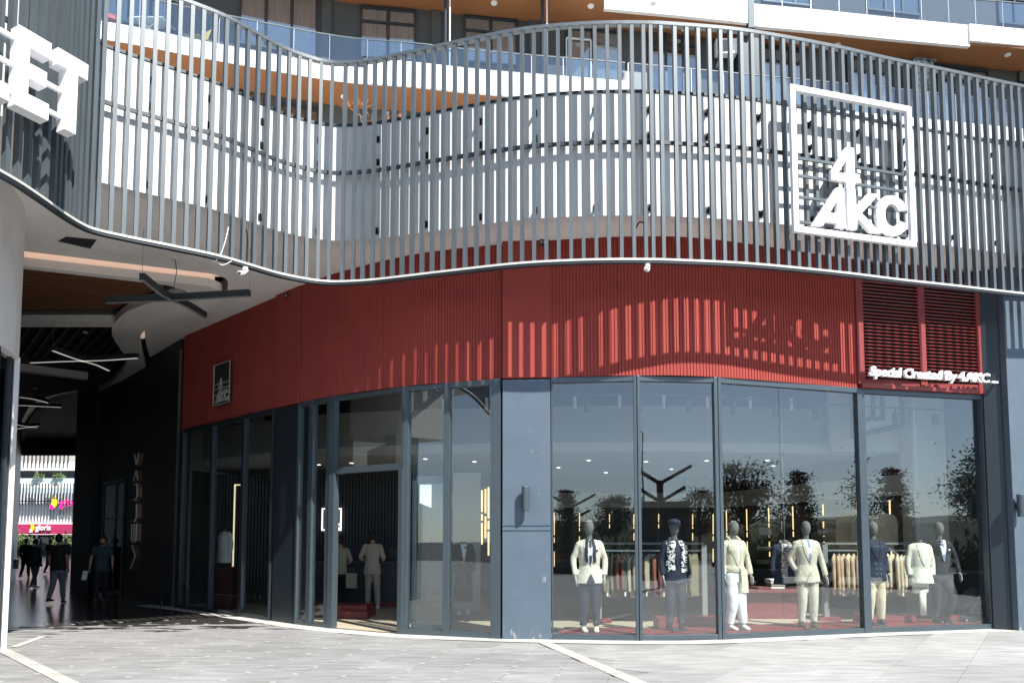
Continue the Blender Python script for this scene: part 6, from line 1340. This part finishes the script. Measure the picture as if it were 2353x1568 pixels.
def car(pos, yaw, label, paint, L=4.4, H=1.45, W_=1.78, van=False, group='cars parked along the plaza edge'):
    r = thing('parked_car', label, 'van' if van else 'car', (0, 0, 0), group); m = MB(); hw = W_ / 2
    prof = [(-.5, .32, 1), (-.5, .60, 1), (-.47, .66, .98), (-.28, .70, .98), (-.5 if van else -.18, .70, .98)]
    if van: side_ = [(-L / 2, .3), (-L / 2, .9), (-L / 2 + .5, 1.1), (-L / 2 + 1.2, 1.95), (-L / 2 + 1.6, H), (L / 2 - .1, H), (L / 2, H - .2), (L / 2, .3)]
    else: side_ = [(-L / 2, .32), (-L / 2, .62), (-L / 2 + .15, .74), (-L / 2 + 1.05, .88), (-L / 2 + 1.75, H - .06), (-L / 2 + 2.3, H), (-L / 2 + 3.1, H - .03), (L / 2 - .55, .98), (L / 2 - .08, .90), (L / 2, .7), (L / 2, .32)]
    n = len(side_)
    for s in (-1, 1): m.v += [V((x, s * hw * (1 - .16 * max(0, (z - .9) / (H - .9 + 1e-6))), z)) for x, z in side_]
    m.f += [tuple(range(n)), tuple(range(n, 2 * n))[::-1]] + [(i, i + n, (i + 1) % n + n, (i + 1) % n) for i in range(n)]
    b = m.build('body', paint, r, bevel=.05)
    if van: wins = [[(-L / 2 + .62, 1.12), (-L / 2 + 1.22, 1.86), (-L / 2 + 2.0, 1.86), (-L / 2 + 2.0, 1.12)]]
    else: wins = [[(-L / 2 + 1.2, .93), (-L / 2 + 1.85, H - .12), (-L / 2 + 2.4, H - .08), (-L / 2 + 2.4, .93)], [(-L / 2 + 2.46, .93), (-L / 2 + 2.46, H - .08), (-L / 2 + 3.05, H - .11), (L / 2 - .75, .98)]]
    for s in (-1, 1):
        for w in wins: MB().poly(w, [], lambda u, v, w_: (u, s * (hw * (1 - .16 * max(0, (v - .9) / (H - .9))) + .006 + w_), v), .01).build('side_window', 'dark_pane', r)
        for x in (-L / 2 + .85, L / 2 - .85):
            t = MB().loft([(V((x, s * (hw - .2), .33)), (.33, 0, 0), (0, 0, .33)), (V((x, s * (hw + .012), .33)), (.33, 0, 0), (0, 0, .33))], 20).build('wheel', 'black_plastic', r); MB().loft([(V((x, s * (hw + .013), .33)), (.2, 0, 0), (0, 0, .2)), (V((x, s * (hw + .022), .33)), (.19, 0, 0), (0, 0, .19))], 14).build('rim', 'chrome', t)
        MB().box(-L / 2 - .012, -L / 2 + .1, s * hw * .72 - .16, s * hw * .72 + .16, .6, .72).build('headlight', 'white_plastic', r)
    x0, z0, x1, z1 = (-L / 2 + .55, 1.2, -L / 2 + 1.18, 1.9) if van else (-L / 2 + 1.14, .95, -L / 2 + 1.72, H - .11)
    MB().add([(x0 - .02, -hw * .86, z0), (x0 - .02, hw * .86, z0), (x1 - .02, hw * .8, z1), (x1 - .02, -hw * .8, z1), (x0 - .01, -hw * .86, z0 - .02), (x0 - .01, hw * .86, z0 - .02), (x1 - .01, hw * .8, z1 - .02), (x1 - .01, -hw * .8, z1 - .02)], [(0, 1, 2, 3), (4, 5, 6, 7), (0, 1, 5, 4), (1, 2, 6, 5), (2, 3, 7, 6), (3, 0, 4, 7)]).build('windscreen', 'dark_pane', r)
    r.location = pos; r.rotation_euler = (0, 0, yaw); return r
mat('blue_paint', (.02, .14, .26), .3, .3, coat=.6); mat('silver_paint', (.5, .52, .54), .3, .5, coat=.6); mat('graphite_paint', (.05, .055, .06), .3, .4, coat=.6); mat('white_paint', (.75, .76, .76), .35, coat=.5); mat('red_paint', (.3, .03, .03), .3, coat=.6)
car((21.5, 8.0, 0), 1.25, 'silver car parked at the right of the plaza', 'silver_paint'); car((26.5, 6.2, 0), 1.2, 'white panel van parked behind the silver car', 'white_paint', 5.4, 2.4, 2.0, True)
car((18.4, 3.4, 0), 1.0, 'blue hatchback parked beyond the plaza shrubs', 'blue_paint', 4.1); car((16.0, -8.5, 0), .8, 'graphite saloon parked behind the plaza', 'graphite_paint'); car((9.5, -16.5, 0), .4, 'silver saloon parked straight behind the camera', 'silver_paint'); car((-3.5, -18.0, 0), .1, 'red hatchback parked behind the camera', 'red_paint', 4.1)
mat('foliage_dark', (.018, .035, .018), .8, var=.5, scale=1.2); mat('foliage_mid', (.035, .062, .022), .8, var=.5, scale=1.2); mat('bark', (.07, .05, .035), .9)
def tree(x, y, h, cone, mt, label, seed, group='trees around the plaza'):
    q = random.Random(seed); r = thing('conifer_tree' if cone else 'broadleaf_tree', label, 'tree', (x, y, 0), group); t = MB(); t.tube([V((x, y, -.05)), V((x + .1, y, h * .4)), V((x, y, h * .93))], [.03 * h, .02 * h, .004 * h], 8)
    m = MB(); B = []
    if cone:
        z = h * .12
        while z < h * .97:
            R = h * .24 * (1 - z / h) ** .8 + .1; k = max(3, int(5 + R * 3))
            for i in range(k):
                a = q.uniform(0, 6.28); B.append((V((x + math.cos(a) * R * q.uniform(.3, 1), y + math.sin(a) * R * q.uniform(.3, 1), z - R * .12)), .3 + R * .16))
            z += h * .045
    else:
        for i in range(int(26 + h)):
            a, e = q.uniform(0, 6.28), q.uniform(-.5, 1); rr = h * .30 * q.uniform(.35, 1); c = V((x + math.cos(a) * rr * math.sqrt(1 - e * e * .8), y + math.sin(a) * rr * math.sqrt(1 - e * e * .8), h * .62 + e * h * .33)); B.append((c, h * q.uniform(.06, .11)))
            t.tube([V((x, y, h * .35)), c], [.012 * h, .003 * h], 5)
    for c, s in B:
        for _ in range(110 if not cone else 34):
            p = c + V((q.gauss(0, s), q.gauss(0, s), q.gauss(0, s * (.6 if not cone else .25)))); d = V((q.gauss(0, 1), q.gauss(0, 1), q.gauss(0, .6))).normalized(); w = d.orthogonal().normalized() * .09; d = d * .17
            m.add([p - w, p + d, p + w], [(0, 1, 2)])
    t.build('trunk', 'bark', r); m.build('crown', mt, r, fix=False); return r
TS = [(-20, -40, 7, 0), (-14, -42, 6.5, 0), (-8, -46, 7, 1), (-3, -40, 5.5, 0), (2, -45, 7.5, 1), (6, -41, 5, 0), (11, -46, 6, 0), (16, -42, 5, 0), (21, -40, 6, 1), (26, -37, 6, 0), (31, -33, 6.5, 0), (35, -30, 7, 1), (39, -25, 6, 0), (43, -21, 7, 0), (46, -15, 7.5, 1), (48, -9, 7, 0), (51, -4, 6.5, 0), (53, 1, 8, 0), (54, 5, 10, 1), (56, 10, 7.5, 0), (58, 15, 9.5, 1), (60, 19, 8, 0), (42, -17, 8, 0), (46, -7, 8.5, 0), (49, -1, 8, 0), (50, 7, 9, 0), (52, 12, 9.5, 0), (38, -22, 7, 0), (55, 17, 9, 0), (29, -29, 6.5, 0)]
TS.sort(key=lambda q: math.atan2(q[0] - 4, q[1] - 12) % 6.2832, reverse=True)
OW = ['first', 'second', 'third', 'fourth', 'fifth', 'sixth', 'seventh', 'eighth', 'ninth', 'tenth', 'eleventh', 'twelfth', 'thirteenth', 'fourteenth', 'fifteenth', 'sixteenth', 'seventeenth', 'eighteenth', 'nineteenth', 'twentieth', 'twenty-first', 'twenty-second', 'twenty-third', 'twenty-fourth', 'twenty-fifth']
cnt_t = [0, 0]
for i, (x, y, h_, c) in enumerate(TS):
    tree(x, y, h_, c, 'foliage_dark' if i % 3 else 'foliage_mid', f"{OW[cnt_t[c]]} {('bushy dark broadleaf tree', 'pointed dark conifer')[c]} of the row mirrored in the glass", i); cnt_t[c] += 1
def planter(x, y, L, yaw, label, seed, h=.9):
    r = thing('planter_hedge', label, 'planter', (x, y, 0), 'planters along the plaza edge'); c, s_ = math.cos(yaw), math.sin(yaw)
    MB().obox((x, y, .3), (c * L / 2, s_ * L / 2, 0), (-s_ * .4, c * .4, 0), (0, 0, .3)).build('trough', 'dark_metal', r); q = random.Random(seed); m = MB()
    for _ in range(900):
        u = q.uniform(-L / 2, L / 2); p = V((x + c * u + q.gauss(0, .18), y + s_ * u + q.gauss(0, .18), .6 + abs(q.gauss(0, h * .5)))); d = V((q.gauss(0, .5), q.gauss(0, .5), 1)).normalized() * .3; w = d.orthogonal().normalized() * .05; m.add([p - w, p + d, p + w], [(0, 1, 2)])
    m.build('foliage', 'foliage_mid', r, fix=False)
planter(18.3, 9.2, 3.5, 1.2, 'dark planter with spiky shrubs before the silver car', 1); planter(15.6, 2.4, 4, 1.0, 'dark planter with bushy shrubs before the blue hatchback', 2); planter(8, -12.5, 6, .5, 'long dark planter behind the camera to the right', 3, 1.3); planter(-2, -13, 7, .05, 'long dark planter straight behind the camera', 4, 1.7)
def street_lamp(x, y, h, label, arms=1, yaw=0.0):
    r = thing('street_lamp', label, 'street lamp', (x, y, 0), 'street lamps around the plaza'); MB().tube([V((x, y, 0)), V((x, y, h))], [.08, .05], 10).build('pole', 'dark_metal', r)
    for s in ((1,) if arms == 1 else (-1, 1)):
        e = V((math.cos(yaw) * s, math.sin(yaw) * s, 0)); A = spline([V((x, y, h - .1)), V((x, y, h + .15)) + e * .3, V((x, y, h + .3)) + e * 1.0], 4); MB().tube(A, .035, 8).build('arm', 'dark_metal', r); MB().loft([(A[-1] - e * .1, e.cross(V((0, 0, 1))) * .1, V((0, 0, .05))), (A[-1] + e * .5, e.cross(V((0, 0, 1))) * .08, V((0, 0, .03)))], 8).build('lamp_head', 'dark_metal', r)
street_lamp(16, -24, 9, 'tall single arm street lamp behind the plaza', 1, 2.6); street_lamp(30, -12, 8, 'twin arm street lamp among the parked cars', 2, .8); street_lamp(1.5, -26, 7, 'slim street lamp straight behind the camera', 1, 3.0)
def y_pole(x, y, h, label):
    r = thing('light_mast', label, 'light mast', (x, y, 0), 'branching plaza light masts'); MB().bar((x, y, 0), (x, y, h), .18, .18).build('post', 'dark_metal', r)
    for s in (-1, 1):
        for z, L in ((h - .75, .9), (h - .1, 1.15)): MB().bar((x, y, z), (x + s * L, y, z + L * .55), .11, .11).build('branch', 'dark_metal', r)
y_pole(7.75, -.8, 3.75, 'dark branching light mast standing behind the camera to the right'); y_pole(-2.5, -11.5, 3.4, 'dark branching light mast straight behind the camera')
kb = thing('kiosk', 'dark kiosk box behind the plaza with vertical NIKARICH lettering', 'kiosk', (10.9, -8.0, 0)); MB().obox((10.9, -8.0, 1.7), (1.0, .3, 0), (-.2, .65, 0), (0, 0, 1.7)).build('kiosk_body', 'interior_dark', kb, bevel=.02)
kd = V((1.0, .3, 0)).normalized(); kn_ = V((-kd.y, kd.x, 0)); o_ = V((10.9, -8.0, 1.0)) + kn_ * .70 + kd * .35
text('NIKARICH', .34, o_, (0, 0, 1), kd, 'interior_grey', 'lettering', kb, extrude=.01, spacing=1.05)
